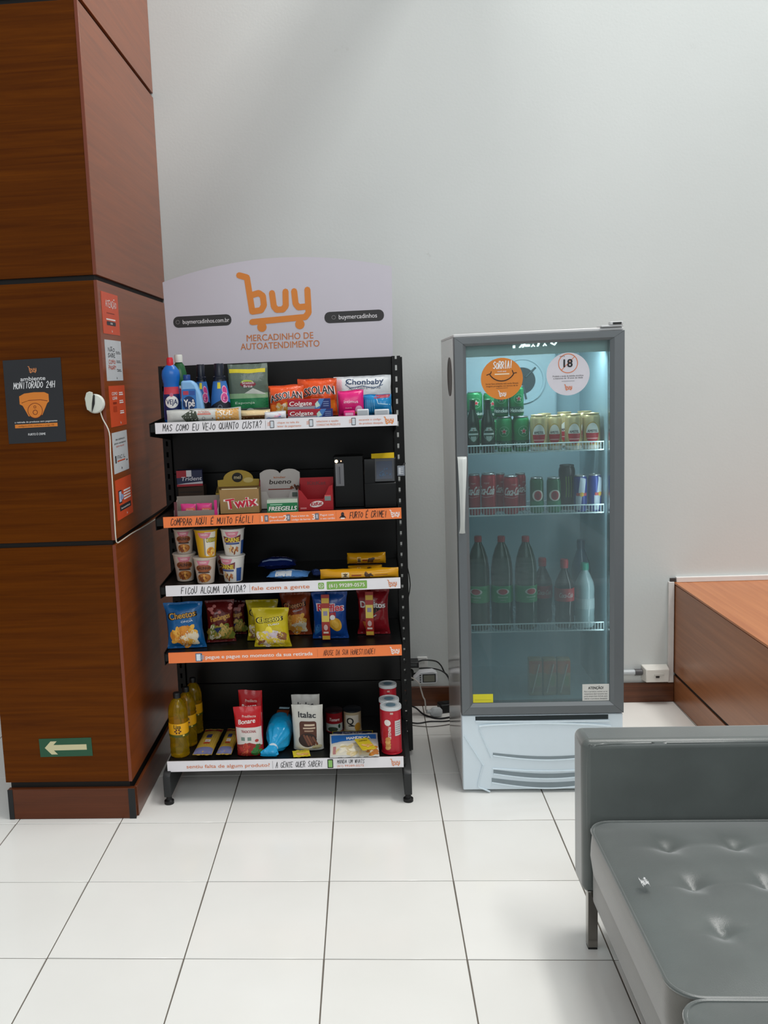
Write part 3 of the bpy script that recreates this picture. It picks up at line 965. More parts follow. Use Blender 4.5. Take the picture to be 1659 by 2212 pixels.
x, z, w, h = place(391, 440, 809, 895, .275, sh(1))
t = thing('softener_bottle', 'small pale blue bottle with a sloping shoulder and dark blue cap', 'bottle', (x, .275, z))
MB().pxz([(-.5 * w, .0), (.5 * w, .0), (.49 * w, .3 * h), (.4 * w, .6 * h), (.22 * w, .8 * h), (.04 * w, .88 * h), (-.44 * w, .88 * h), (-.47 * w, .5 * h)], -.02, .02).build('body', M('#7fb0dc', rough=.25), t, bevel=.009, bseg=4)
MB().lathe([(.013, .86 * h), (.0135, .9 * h), (.0135, .99 * h), (.012, h), (0, h)], 20, c=(-.2 * w, 0, 0)).build('cap', M('#143a7c', rough=.3), t, smooth=True)
A = Art(); A.rrect(-.42 * w, .2 * w, .04 * h, .7 * h, .006, ink('#2a6db4')); A.ell(-.12 * w, .4 * h, .28 * w, .15 * h, ink('#13305f'), 1)
A.text('Ypê', -.11 * w, .335 * h, .15 * h, WI, l=2, bold=.03, w=.46 * w); A.rect(-.36 * w, -.12 * w, .58 * h, .66 * h, ink('#b03a54'), 1); A.rect(-.1 * w, .16 * w, .57 * h, .66 * h, ink('#2d4f96'), 1)
A.build('label', t, front(-.0203))


def downy(x0, x1, yt, yb, Y, label):
    x, z, w, h = place(x0, x1, yt, yb, Y, sh(1))
    t = thing('softener_bottle', label, 'bottle', (x, Y, z), .1, 'dark blue softener bottles on the top shelf')
    pr = prof([(.92, 0), (1, .03), (.98, .2), (.9, .4), (.74, .6), (.62, .7), (.6, .735)], w, h)
    bottle(t, pr, M('#152038', rough=.22), prof([(.64, .735), (.64, .77), (.5, .78), (.48, .99), (.44, 1.), (0, 1.)], w, h), M('#0f1626', rough=.3), sy=.62)
    A = Art(); R = w / 2
    A.poly([(-1.45 * R, .2 * h), (1.45 * R, .2 * h), (1.4 * R, .69 * h), (-1.4 * R, .69 * h)], ink('#2f6cb4')); A.poly([(-1.5 * R, .03 * h), (1.5 * R, .03 * h), (1.4 * R, .3 * h), (.2 * R, .37 * h), (-1.4 * R, .24 * h)], ink('#0d1326'), 1)
    A.ell(.62 * R, .53 * h, .36 * R, .085 * h, ink('#e7a9c8'), 2, rot=.3); A.ell(.62 * R, .53 * h, .29 * R, .066 * h, ink('#cf3f86'), 2.5, rot=.3); A.ell(.5 * R, .4 * h, .44 * R, .095 * h, ink('#eab2cd'), 3); A.ell(.5 * R, .4 * h, .36 * R, .078 * h, ink('#d34a8c'), 3.5); A.blobs(.5 * R, .4 * h, .2 * R, .04 * h, 6, [ink('#8c2b6d'), ink('#f0c3d8')], .003, seed=2, l=4)
    A.rect(-.3 * R, .12 * R, .56 * h, .67 * h, ink('#dfcf2a'), 2); A.text('Downy', -.02 * R, .1 * h, .085 * h, WI, l=3, bold=.02, shear=.1, w=1.3 * R); A.ring(-.05 * R, .235 * h, .2 * R, .001, ink('#9fb0cc'), 3, n=16)
    A.build('label', t, ecyl(interp(pr), .62), sub=.008)


downy(418, 453, 787, 888, .40, 'dark blue softener bottle half behind the pale blue bottle')
downy(453, 497, 785, 886, .34, 'dark blue softener bottle with pink flowers next to the sponge packet')

x, z, w, h = place(494, 580, 786, 890, .36, sh(1))
t = thing('sponge_packet', 'clear packet of green scouring sponges with a yellow band, standing on the top shelf', 'packet', (x, .36, z), .02)
f = bag(t, w, h, .03, film('#5d6b60', rough=.18), seed=3, pinch=.02, wr=.003, seal=.03)
A = Art(); A.rect(-.49 * w, .49 * w, .2 * h, .4 * h, ink('#1a7a48')); A.rect(-.49 * w, .49 * w, .38 * h, .47 * h, ink('#8fb48a'), 1); A.rect(-.47 * w, .44 * w, .84 * h, .91 * h, ink('#d8c628'))
A.poly([(-.1 * w, .47 * h), (.12 * w, .56 * h), (.48 * w, .44 * h), (.2 * w, .46 * h)], ink('#c8ccc4'), 2)
A.ell(-.02 * w, .66 * h, .16 * w, .055 * h, ink('#9fb83a'), 1); A.ell(0, .63 * h, .2 * w, .05 * h, ink('#8c2a3c'), 2); A.text('Scotch', .0, .635 * h, .045 * h, WI, l=3, bold=.02, w=.3 * w); A.text('Brite', .0, .575 * h, .045 * h, WI, l=3, bold=.02, w=.22 * w)
A.rect(-.46 * w, -.03 * w, .03 * h, .18 * h, ink('#2e3f38')); A.rect(.18 * w, .46 * w, .03 * h, .18 * h, ink('#2e3f38')); A.ell(.03 * w, .1 * h, .13 * w, .1 * h, ink('#b7bcb8'), 1); A.text('Esponja', -.1 * w, .28 * h, .04 * h, ink('#c9e0cc'), l=2, w=.5 * w)
A.build('print', t, f, sub=.012)


def lying_bar(name, label, cat, x0, x1, yt, yb, Y, z0, mat, artfn, d=.03, seed=1, rz=0., pinch=.02):
    """pack lying along x: local x is its length, front faces the aisle"""
    x, z, w, h = place(x0, x1, yt, yb, Y, z0)
    t = thing(name, label, cat, (x, Y, z + .0005), rz)
    f = bag(t, w, h, d, mat, seed=seed, pinch=0., wr=.0015, seal=.12, nu=26, nv=10, crimp=False)
    A = Art(); artfn(A, w, h); A.build('print', t, f, sub=.012)
    return t


def a_(A, w, h):
    A.poly([(-.24 * w, .05 * h), (-.3 * w, .5 * h), (-.18 * w, .92 * h), (-.1 * w, .8 * h), (-.06 * w, .1 * h)], ink('#3c4438')); A.rect(.16 * w, .47 * w, .05 * h, .95 * h, ink('#cf9d58'))
    A.text('SUL', .3 * w, .46 * h, .38 * h, ink('#f0e6d6'), bold=.04, l=2, w=.17 * w); A.rect(-.08 * w, .1 * w, .55 * h, .66 * h, ink('#c8766a')); A.text('INTEGRAL', .01 * w, .68 * h, .16 * h, ink('#b8503c'), w=.16 * w)
    A.ring(.0, .28 * h, .0055, .001, ink('#303030'), 1, n=14); A.poly([(.1 * w, .12 * h), (.12 * w, .36 * h), (.14 * w, .12 * h)], ink('#6a4a28'))


lying_bar('candle_packet', 'long white plastic packet lying at the front left of the top shelf', 'packet', 361, 521, 883, 911, .225, sh(1), film('#c2c4c0', rough=.3), a_, seed=4)


def a_(A, w, h):
    A.rect(-.48 * w, .36 * w, .1 * h, .45 * h, ink('#6b4422')); A.rect(-.3 * w, .34 * w, .5 * h, .85 * h, ink('#d8bd8e')); A.ell(.4 * w, .5 * h, .06 * w, .36 * h, ink('#ded2b4'), 2)


lying_bar('skewer_packet', 'short packet of wooden sticks lying in front of the sponge packet', 'packet', 519, 584, 885, 905, .24, sh(1), film('#cdb98f', rough=.35), a_, seed=5)


def assolan(x0, x1, yt, yb, Y, label, seed, rz):
    x, z, w, h = place(x0, x1, yt, yb, Y, sh(1))
    t = thing('steel_wool_bag', label, 'bag', (x, Y, z), rz, 'orange steel wool bags on the top shelf')
    f = bag(t, w, h, .06, film('#d9501c', rough=.22, bump=.45), seed=seed, pinch=.04, wr=.010, seal=.05)
    A = Art(); A.rect(-.46 * w, .46 * w, .12 * h, .42 * h, ink('#ea7a1e')); A.blobs(0, .3 * h, .4 * w, .12 * h, 26, [ink('#f0c46a'), ink('#f3a53a'), ink('#f4e3c8')], .012, seed=seed)
    A.text('ASSOLAN', 0, .53 * h, .2 * h, ink('#f3e7e4'), l=2, bold=.1, w=.92 * w, arc=.07 * h, rot=.1); A.text('ASSOLAN', 0, .53 * h, .2 * h, ink('#1c1a22'), l=3, bold=.03, w=.9 * w, arc=.07 * h, rot=.1); A.rect(-.42 * w, .1 * w, .06 * h, .13 * h, ink('#e8d6d0'), 2)
    A.build('print', t, f, sub=.012)


assolan(643, 729, 818, 893, .40, 'right orange steel wool bag, leaning beside the white cotton bag', 6, -.08)
assolan(581, 658, 832, 891, .33, 'left orange steel wool bag, nearest the sponge packet', 8, .05)


def toothpaste(x0, x1, yt, yb, Y, z0, label, rz=0.):
    x, z, w, h = place(x0, x1, yt, yb, Y, z0)
    t = thing('toothpaste_box', label, 'box', (x, Y, z), rz, 'toothpaste boxes stacked on the top shelf')
    pbox(t, w, h, .036, M('#a5162c', rough=.3))
    A = Art(); A.rect(-.5 * w, .2 * w, .0, .3 * h, ink('#8f8f98')); A.poly([(.18 * w, 0), (.5 * w, 0), (.5 * w, h), (.3 * w, h)], ink('#15296b')); A.poly([(.12 * w, 0), (.24 * w, 0), (.36 * w, h), (.24 * w, h)], ink('#3f76b8'), 2)
    A.poly([(.16 * w, .1 * h), (.26 * w, .3 * h), (.2 * w, .8 * h), (.14 * w, .5 * h)], ink('#b9d6c8'), 3); A.text('Colgate', -.2 * w, .38 * h, .42 * h, WI, l=3, bold=.03, w=.52 * w, shear=.12)
    for q in range(3): A.rect(.33 * w, .46 * w, (.25 + q * .2) * h, (.3 + q * .2) * h, ink('#8fa4d0'), 3)
    A.build('print', t, front())
    return z + h


zt_ = toothpaste(622, 719, 884, 906, .225, sh(1), 'lower toothpaste box of the stack, its end sticking out to the right')
toothpaste(621, 714, 862, 884, .232, zt_ + .0006, 'upper toothpaste box of the stack on the top shelf')

x, z, w, h = place(722, 846, 812, 897, .42, sh(1))
t = thing('cotton_bag', 'white bag of cotton balls at the right end of the top shelf', 'bag', (x, .42, z), -.03)
f = bag(t, w, h, .07, film('#cfd3d6', rough=.3), seed=11, pinch=.03, wr=.006)
A = Art(); A.text('Chonbaby', .04 * w, .8 * h, .13 * h, ink('#223a5c'), bold=.05, w=.66 * w, arc=-.02 * h); A.line([(-.24 * w, .86 * h), (-.3 * w, .78 * h), (-.22 * w, .7 * h), (0, .74 * h), (.2 * w, .68 * h), (.36 * w, .76 * h)], .0022, ink('#2c4a70'), 2)
A.text('ALGODÃO EM BOLAS', .04 * w, .66 * h, .06 * h, ink('#3a4a60'), w=.56 * w); A.rect(-.48 * w, -.36 * w, .62 * h, .92 * h, ink('#d8b4bc')); A.rect(-.1 * w, .3 * w, .36 * h, .44 * h, ink('#a9c0cc'))
A.build('print', t, f, sub=.012)

x, z, w, h = place(730, 786, 843, 898, .30, sh(1))
t = thing('pad_packet', 'bright pink packet in front of the white cotton bag', 'packet', (x, .30, z), .03)
f = bag(t, w, h, .045, film('#d81f78', rough=.25), seed=12, pinch=.02, wr=.004, seal=.05)
A = Art(); A.text('intimus', .0, .52 * h, .12 * h, ink('#f3d3e2'), bold=.02, w=.55 * w); A.rect(-.3 * w, .3 * w, .1 * h, .16 * h, ink('#d8b02a')); A.ell(.3 * w, .25 * h, .14 * w, .15 * h, ink('#e7b3cf')); A.text('suave', -.1 * w, .3 * h, .07 * h, ink('#f3c0d8'), w=.25 * w)
A.build('print', t, f, sub=.012)

x, z, w, h = place(783, 846, 852, 899, .31, sh(1))
t = thing('razor_packet', 'clear blue packet with a red top edge at the right end of the top shelf', 'packet', (x, .31, z), -.05)
f = bag(t, w, h, .05, film('#1f7fb8', rough=.15, bump=.4), seed=13, pinch=.02, wr=.005, seal=.05)
A = Art(); A.poly([(-.1 * w, .82 * h), (.46 * w, .84 * h), (.46 * w, .98 * h), (-.02 * w, .98 * h)], ink('#9c2340'))
for q in range(5): A.line([(-.4 * w + q * .08 * w, .2 * h), (-.38 * w + q * .07 * w, .75 * h)], .0014, ink('#8cc8e4'))
A.line([(0, .8 * h), (.05 * w, .55 * h), (.45 * w, .5 * h)], .0025, ink('#bfe2f0'))
A.build('print', t, f, sub=.012)
for q, (x0, x1, lab) in enumerate(((771, 797, 'left of two small white soap cases at the right front of the top shelf'), (809, 841, 'right of two small white soap cases at the right front of the top shelf'))):
    x, z, w, h = place(x0, x1, 884, 905, .235, sh(1))
    t = thing('soap_case', lab, 'case', (x, .235, z), 0, 'small white cases on the top shelf')
    MB().box(-w / 2, w / 2, 0, .022, 0, h).build('case', M('#d3d7da', rough=.3), t, bevel=.004, bseg=3)
    A = Art(); A.rrect(-.38 * w, .38 * w, .2 * h, .8 * h, .002, ink('#b9bfc4')); A.build('print', t, front())
x, z, w, h = place(742, 767, 885, 903, .225, sh(1))
t = thing('pink_case', 'small pink plastic case lying in front of the pink packet', 'case', (x, .225, z))
MB().box(-w / 2, w / 2, 0, .03, 0, h * .85).build('case', M('#d81f78', rough=.3), t, bevel=.005, bseg=3)
A = Art(); A.rrect(-.34 * w, .34 * w, .22 * h, .58 * h, .002, ink('#e8a3c4')); A.build('print', t, front())


def a_(A, w, h):
    A.poly([(-.48 * w, .1 * h), (-.3 * w, .35 * h), (-.2 * w, .2 * h), (-.1 * w, .1 * h)], ink('#8fa5d2')); A.poly([(.05 * w, .1 * h), (.2 * w, .6 * h), (.34 * w, .1 * h)], ink('#4a63b4')); A.poly([(-.12 * w, .3 * h), (.1 * w, .8 * h), (.3 * w, .6 * h), (.1 * w, .25 * h)], ink('#e3b0c0'))


lying_bar('wipes_packet', 'white packet with pink and blue marks lying flat below the orange bags', 'packet', 572, 618, 889, 910, .221, sh(1), film('#d5d6da', rough=.3), a_, d=.02, seed=14)

# ------------------------------------------------------------------ shelf 2: sweets and payment terminal
def display_box(t, w, hb, hf, d, mo, mi, cut=None, arch=None):
    """open counter display carton: tall back, low front"""
    MB().pxz(arch or [(-w / 2, 0), (w / 2, 0), (w / 2, hb), (-w / 2, hb)], d - .002, d).build('back_panel', mo, t)
    MB().pxz(cut or [(-w / 2, 0), (w / 2, 0), (w / 2, hf), (-w / 2, hf)], 0, .002).build('front_panel', mo, t)
    for s_ in (-1, 1):
        MB().pyz([(0.002, 0), (d - .002, 0), (d - .002, hb * .8), (.002, hf)], s_ * w / 2 - .001, s_ * w / 2 + .001).build('side_panel', mi, t)
    MB().box(-w / 2 + .001, w / 2 - .001, .002, d - .002, .0, .002).build('bottom_panel', mi, t)


# gum box resting on a carton at the back left
x, z, w, h = place(386, 441, 1050, 1100, .46, sh(2))
t = thing('brown_carton', 'plain dark brown carton at the back left of the second shelf', 'carton', (x, .46, z))
pbox(t, w, h, .07, M('#3a2a1e', rough=.7)); A = Art(); A.rect(-.45 * w, .45 * w, .7 * h, .75 * h, ink('#241810')); A.build('print', t, front())
zc = z + h
x, z, w, h = place(382, 437, 1016, 1050, .45, zc + .0006)
t = thing('gum_box', 'small dark blue and red gum box on top of the brown carton', 'box', (x, .45, zc + .0006), .12)
pbox(t, w, h, .06, M('#1a2044', rough=.3))
A = Art(); A.rect(-.5 * w, .5 * w, 0, .14 * h, ink('#a01828')); A.poly([(-.5 * w, .14 * h), (.5 * w, .14 * h), (.5 * w, .28 * h), (-.2 * w, .2 * h)], ink('#c9c9d0'), 2); A.rect(-.5 * w, -.12 * w, .55 * h, h, ink('#9c1c2c')); A.rect(-.12 * w, .08 * w, .6 * h, h, ink('#d0d0d4')); A.text('Trident', .06 * w, .36 * h, .24 * h, ink('#d8d8e0'), l=3, bold=.02, shear=.2, w=.8 * w)
A.build('print', t, front())

x, z, w, h = place(376, 470, 1076, 1117, .235, sh(2))
t = thing('display_box', 'open pink and white counter box holding sweets at the left of the second shelf', 'box', (x, .235, z), .03)
display_box(t, w, h, .3 * h, .075, M('#8b8278', rough=.6), M('#cfc3bd', rough=.5))
MB().box(.5 * w - .013, .5 * w - .002, -.001, .0005, 0, .85 * h).build('flap', M('#d02a80', rough=.4), t)
MB().box(-.5 * w + .001, -.5 * w + .012, -.001, .0005, 0, .82 * h).build('flap', M('#5a2a30', rough=.4), t)
for q, (dx, lab) in enumerate(((-.2, 'pink wafer bar at the left inside the open pink counter box'), (.17, 'pink wafer bar at the right inside the open pink counter box'))):
    tt = thing('wafer_bar', lab, 'snack bar', (x + dx * w, .262, z + .003), .03, 'pink bars in the counter box')
    f = bag(tt, .36 * w, .6 * h, .018, film('#d83a84'), seed=20 + q, wr=.002, nu=12, nv=8)
    A = Art(); A.rect(-.06 * w, .16 * w, .15 * h, .35 * h, ink('#e0705a')); A.text('choco', .03 * w, .2 * h, .1 * h, WI, l=2, bold=.02, w=.16 * w); A.build('print', tt, f, sub=.012)

x, z, w, h = place(466, 557, 1019, 1100, .36, sh(2))
t = thing('display_box', 'yellow counter box with an arched back and round black emblem, behind the kraft box', 'box', (x, .36, z), .02)
ar = [(-w / 2, 0), (w / 2, 0), (w / 2, .74 * h), (.36 * w, .75 * h)] + [(.36 * w * math.cos(a * math.pi / 12), .76 * h + .24 * h * math.sin(a * math.pi / 12)) for a in range(13)] + [(-.36 * w, .75 * h), (-w / 2, .74 * h)]
display_box(t, w, .74 * h, .45 * h, .07, M('#b99a3a', rough=.5), M('#7d6a3c', rough=.6), arch=ar)
A = Art(); A.ell(-.02 * w, .8 * h, .13 * w, .13 * h, ink('#1b1712')); A.text('mel', -.02 * w, .76 * h, .1 * h, ink('#d8c9a0'), l=2, bold=.02, w=.16 * w); A.ell(.24 * w, .72 * h, .12 * w, .07 * h, ink('#d8c27a'), 1); A.rect(-.48 * w, .48 * w, .5 * h, .56 * h, ink('#6b4a1c'))
A.build('print', t, front(.0675))

x, z, w, h = place(475, 560, 1057, 1112, .25, sh(2))
t = thing('chocolate_carton', 'kraft brown carton with large red lettering in the middle of the second shelf', 'carton', (x, .25, z), .02)
pbox(t, w, h, .08, M('#9b7a4a', rough=.6, var=.1))
MB().box(-.44 * w, .46 * w, .001, .004, h, h + .0035).build('torn_edge', M('#cbbb9a', rough=.8), t)
A = Art(); A.text('Twix', .05 * w, .25 * h, .4 * h, ink('#eee0da'), bold=.13, w=.82 * w, rot=.1); A.text('Twix', .05 * w, .25 * h, .4 * h, ink('#c81f3a'), l=2, bold=.05, w=.76 * w, rot=.1)
A.build('print', t, front())

x, z, w, h = place(558, 646, 1017, 1110, .342, sh(2))
t = thing('display_box', 'white counter box with a double arched back and dark lettering', 'box', (x, .342, z), -.01)
ar = [(-w / 2, 0), (w / 2, 0), (w / 2, .9 * h)] + [(.24 * w + .22 * w * math.cos(a * math.pi / 8), .9 * h + .1 * h * math.sin(a * math.pi / 8)) for a in range(1, 8)] + [(0, .88 * h)] + [(-.24 * w + .22 * w * math.cos(a * math.pi / 8), .9 * h + .1 * h * math.sin(a * math.pi / 8)) for a in range(1, 8)] + [(-w / 2, .9 * h)]
ct = [(-w / 2, 0), (w / 2, 0), (w / 2, .46 * h), (.3 * w, .46 * h), (.24 * w, .28 * h), (-.24 * w, .28 * h), (-.3 * w, .46 * h), (-w / 2, .46 * h)]
display_box(t, w, .9 * h, .44 * h, .07, M('#c3bdb7', rough=.45), M('#a01c26', rough=.5), arch=ar, cut=ct)
A = Art(); A.text('bueno', .0, .6 * h, .12 * h, ink('#2b1a14'), bold=.025, shear=.2, w=.54 * w); A.text('kinder', 0, .755 * h, .05 * h, ink('#c46a1c'), bold=.02, w=.3 * w); A.rect(-.3 * w, .3 * w, .44 * h, .47 * h, ink('#8c3a30')); A.blobs(.36 * w, .5 * h, .1 * w, .05 * h, 8, [BROWNF, ink('#4a2414')], .006, seed=3)
A.build('print', t, front(.0675))
A = Art(); A.rrect(.33 * w, .46 * w, .3 * h, .42 * h, .002, ink('#5d6a62')); A.rect(-.22 * w, .22 * w, .06 * h, .2 * h, ink('#9c2a30')); A.build('offer_print', t, front(0))

x, z, w, h = place(577, 643, 1079, 1110, .225, sh(2))
t = thing('candy_box', 'low green candy box with white lettering in front of the white counter box', 'box', (x, .225, z), .02)
pbox(t, w, h, .04, M('#b9c4b4', rough=.4)); A = Art(); A.rect(-.5 * w, .5 * w, .0, .74 * h, ink('#127242')); A.text('FREEGELLS', .0, .16 * h, .32 * h, WI, l=2, bold=.05, shear=.2, w=.9 * w); A.rect(-.4 * w, .0, .58 * h, .66 * h, ink('#8fc4a4'), 2); A.build('print', t, front())

x, z, w, h = place(645, 719, 1035, 1110, .25, sh(2))
t = thing('display_box', 'red counter box with a V-shaped cut-out front', 'box', (x, .25, z), -.01)
ct = [(-w / 2, 0), (w / 2, 0), (w / 2, .8 * h), (.4 * w, .76 * h), (.22 * w, .36 * h), (-.24 * w, .36 * h), (-.42 * w, .64 * h), (-w / 2, .68 * h)]
display_box(t, w, .98 * h, .66 * h, .085, M('#a3141e', rough=.35), M('#6d0f16', rough=.5), cut=ct)
A = Art(); A.ell(.02 * w, .2 * h, .2 * w, .1 * h, ink('#e6d8d4'), rot=.15); A.text('KitKat', .02 * w, .16 * h, .11 * h, ink('#b0182a'), l=2, bold=.05, shear=.1, w=.32 * w, rot=.12); A.rect(.26 * w, .44 * w, .3 * h, .44 * h, ink('#7d8884')); A.rect(.26 * w, .44 * w, .44 * h, .48 * h, ink('#cf5a5a')); A.rect(-.46 * w, -.28 * w, .05 * h, .1 * h, ink('#cf7a7a'))
A.build('print', t, front())
A = Art(); A.text('KitKat', 0, .74 * h, .12 * h, ink('#7c2b30'), bold=.04, w=.55 * w); A.build('back_print', t, front(.0825))

BX1 = M('#060708', rough=.3, spec=.35)
x, z, w, h = place(722, 786, 985, 1110, .30, sh(2))
t = thing('payment_terminal', 'plain black box with a glowing scanner light and a grey paper strip', 'terminal', (x, .30, z), -.02)
pbox(t, w, h, .09, BX1, name='housing', bevel=.002)
MB().box(-.44 * w, -.16 * w, -.0012, -.0002, .42 * h, .86 * h).build('paper_strip', M('#77777a', rough=.6), t)
A = Art(); A.rect(-.32 * w, -.28 * w, .46 * h, .8 * h, ink('#4d4d52')); A.rect(-.36 * w, -.345 * w, .46 * h, .8 * h, ink('#5d5d62')); A.build('paper_print', t, front(-.0012))
MB().lathe([(.0, .0), (.0058, .0), (.0058, .003), (.0, .004)], 14, cap0=False, cap1=False).build('light', M('#ffdca8', emit=9., var=0), t).matrix_local = Matrix.Translation((-.4 * w, -.0005, .905 * h)) @ Matrix.Rotation(math.pi / 2, 4, 'X')
MB().lathe([(.0, .0), (.0022, .0), (.0022, .002), (.0, .0025)], 12, cap0=False, cap1=False).build('light', M('#ff9d70', emit=5., var=0), t).matrix_local = Matrix.Translation((-.24 * w, -.0005, .905 * h)) @ Matrix.Rotation(math.pi / 2, 4, 'X')

x, z, w, h = place(787, 856, 992, 1108, .255, sh(2))
t = thing('card_reader', 'black card reader stand with a small screen and yellow card on top', 'terminal', (x, .255, z), -.03)
MB().pyz([(0, 0), (.1, 0), (.1, h), (.035, h), (.004, .52 * h), (0, .5 * h)], -w / 2, w / 2).build('stand', BX1, t, bevel=.002)
s0 = frame((-.16 * w, .0055, .53 * h), (1, 0, 0), (0, .031, .48 * h))
L = math.hypot(.031, .48 * h)
c = [s0(a, b_, o) for o in (.0005, .006) for a, b_ in ((0, 0), (.62 * w, 0), (.62 * w, L * .96), (0, L * .96))]
MB().add(c, [(0, 3, 2, 1), (4, 5, 6, 7), (0, 1, 5, 4), (1, 2, 6, 5), (2, 3, 7, 6), (3, 0, 4, 7)]).build('reader', M('#23262b', rough=.3), t, bevel=.001)
A = Art(); A.rect(.05 * w, .55 * w, .1 * L, .84 * L, M('#12233a', rough=.15, name='screen')); A.blobs(.3 * w, .35 * L, .2 * w, .2 * L, 12, [ink('#23405c'), ink('#2d4c66')], .004, seed=5, l=2); A.build('screen', t, s0, base=.0064)
s1_ = frame((-.26 * w, .036, h - .006), (1, 0, .03), (0, .02, .03))
c = [s1_(a, b_, o) for o in (0, .0012) for a, b_ in ((0, 0), (.72 * w, 0), (.72 * w, .027), (0, .027))]
MB().add(c, [(0, 3, 2, 1), (4, 5, 6, 7), (0, 1, 5, 4), (1, 2, 6, 5), (2, 3, 7, 6), (3, 0, 4, 7)]).build('yellow_card', M('#c9a81c', rough=.3), t)
p = at(866, 1017, .30)
t = thing('price_tag', 'small grey printed tag fixed to the right upright of the rack', 'tag', (p.x, .30, p.z), -.1)
MB().box(-.014, .014, 0, .003, -.019, .019).build('tag', M('#8d939c', rough=.4), t, bevel=.001)
A = Art()
for q in range(4): A.rect(-.009, .009, -.012 + q * .007, -.009 + q * .007, ink('#d3d7dc'))
A.rect(-.009, -.001, -.013, .013, ink('#d3d7dc'), .5); A.build('print', t, front())
MB().box(-.004, .002, .003, .28, -.003, .003).build('arm', M('#3a3c40', rough=.5), t)

# ------------------------------------------------------------------ shelf 3: noodle cups, snack packs
def noodle(x0, x1, yt, yb, Y, z0, kind, label, rz=0.):
    x, z, w, h = place(x0, x1, yt, yb, Y, z0)
    t = thing('noodle_cup', label, 'cup', (x, Y, z), rz, 'instant noodle cups on the third shelf')
    pr = prof([(.66, 0), (.7, .015), (.95, .93), (1.0, .945), (1.0, .975), (.97, .985)], w, h)
    base = {'y': '#c99a1c', 'w': '#cfcbc5', 'b': '#c2b4a6'}[kind]
    MB().lathe(pr, 28, cap1=False).build('cup', M(base, rough=.4), t, smooth=True)
    MB().lathe(prof([(.97, .98), (.96, .99), (0, .99)], w, h), 28, cap0=False, cap1=False).build('lid', M('#c9c4bd', rough=.35), t, smooth=True)
    A = Art(); R = w / 2
    pk = ink('#c9788a')
    A.poly([(-.62 * R, .9 * h), (.62 * R, .9 * h), (.45 * R, .74 * h), (0, .68 * h), (-.45 * R, .74 * h)], pk, 1); A.text('NISSIN', 0, .8 * h, .06 * h, ink('#e8d6d4'), l=2, bold=.02, w=.6 * R)
    if kind == 'y':
        A.rect(-.1 * R, .02 * R, .1 * h, .72 * h, ink('#8d8a84'), 1); A.rect(.05 * R, 1.1 * R, .06 * h, .92 * h, ink('#d8d2c4'), .5); A.text('CHEDDAR', .18 * R, .56 * h, .15 * h, ink('#2a2418'), l=2, align='L', bold=.1, w=.95 * R); A.text('CHEDDAR', .2 * R, .57 * h, .13 * h, ink('#d8c43a'), l=3, align='L', bold=.03, w=.9 * R)
        A.ell(.6 * R, .22 * h, .45 * R, .16 * h, ink('#d99a30'), 2); A.blobs(.6 * R, .22 * h, .32 * R, .1 * h, 12, [ink('#b86a24'), ink('#e0b85a')], .006, seed=3, l=3)
    elif kind == 'w':
        A.poly([(-.85 * R, .74 * h), (0, .66 * h), (.85 * R, .78 * h), (.8 * R, .52 * h), (-.8 * R, .5 * h)], ink('#6a2c34'), 1.5); A.text('CARNE', .0, .53 * h, .15 * h, ink('#d8c03a'), l=3, bold=.06, w=1.4 * R); A.rect(-.7 * R, .7 * R, .43 * h, .49 * h, ink('#31457c'), 2)
        A.ell(0, .24 * h, .72 * R, .17 * h, ink('#c9c2b4'), 1); A.blobs(0, .23 * h, .55 * R, .12 * h, 18, [BROWNF, ink('#a8653a'), ink('#d0a468')], .006, seed=4, l=2); A.rect(.95 * R, 1.5 * R, .05 * h, .55 * h, ink('#2a4c8a'), 1)
    else:
        A.ell(0, .6 * h, .8 * R, .15 * h, ink('#8a4a26'), 1); A.text('GALINHA', 0, .56 * h, .11 * h, ink('#3a1d12'), l=2, bold=.05, w=1.3 * R); A.rect(-.6 * R, .6 * R, .42 * h, .47 * h, ink('#3a2420'), 2)
        A.ell(0, .24 * h, .75 * R, .17 * h, ink('#a8662c'), 1); A.blobs(0, .23 * h, .6 * R, .13 * h, 18, [BROWNF, ink('#b87632'), ink('#d29a4a')], .006, seed=6, l=2)
    A.build('print', t, cyl(interp(pr)), sub=.008)
    return z + h * .99


zz = noodle(374, 425, 1193, 1252, .315, sh(3), 'b', 'brown printed noodle cup at the bottom of the left stack', .15)
noodle(375, 421, 1140, 1193, .315, zz, 'b', 'brown printed noodle cup on top of the left stack', .1)
zz = noodle(418, 469, 1201, 1259, .26, sh(3), 'b', 'brown printed noodle cup at the bottom of the middle stack', 0)
noodle(420, 472, 1141, 1201, .26, zz, 'y', 'yellow noodle cup on top of the middle stack', 0)
zz = noodle(476, 531, 1197, 1257, .27, sh(3), 'w', 'white and blue noodle cup at the bottom of the right stack', -.5)
noodle(477, 530, 1139, 1197, .27, zz, 'w', 'white noodle cup with a meat picture on top of the right stack', .05)
noodle(466, 506, 1192, 1248, .40, sh(3), 'b', 'noodle cup standing behind the middle and right stacks', 0)


def snack_lying(name, label, cat, x0, x1, y0, y1, Yf, dep, k, mat, artfn, th, seed, rz=0., z=None, group=None):
    """pack lying flat on a shelf: x0..x1 px at front edge depth Yf"""
    ym = (y0 + y1) / 2
    xa, xb = at(x0, ym, Yf).x, at(x1, ym, Yf).x; xc = (xa + xb) / 2; w = xb - xa
    z = (S(k, xc) if z is None else z) + th / 2 + .002
    t = thing(name, label, cat, (xc, Yf, z), rz, group, rx=-math.pi / 2 + .0)
    f = bag(t, w, dep, th, mat, seed=seed, pinch=.03, wr=.003, seal=.08)
    A = Art(); artfn(A, w, dep); A.build('print', t, f, sub=.012)
    return z + th / 2


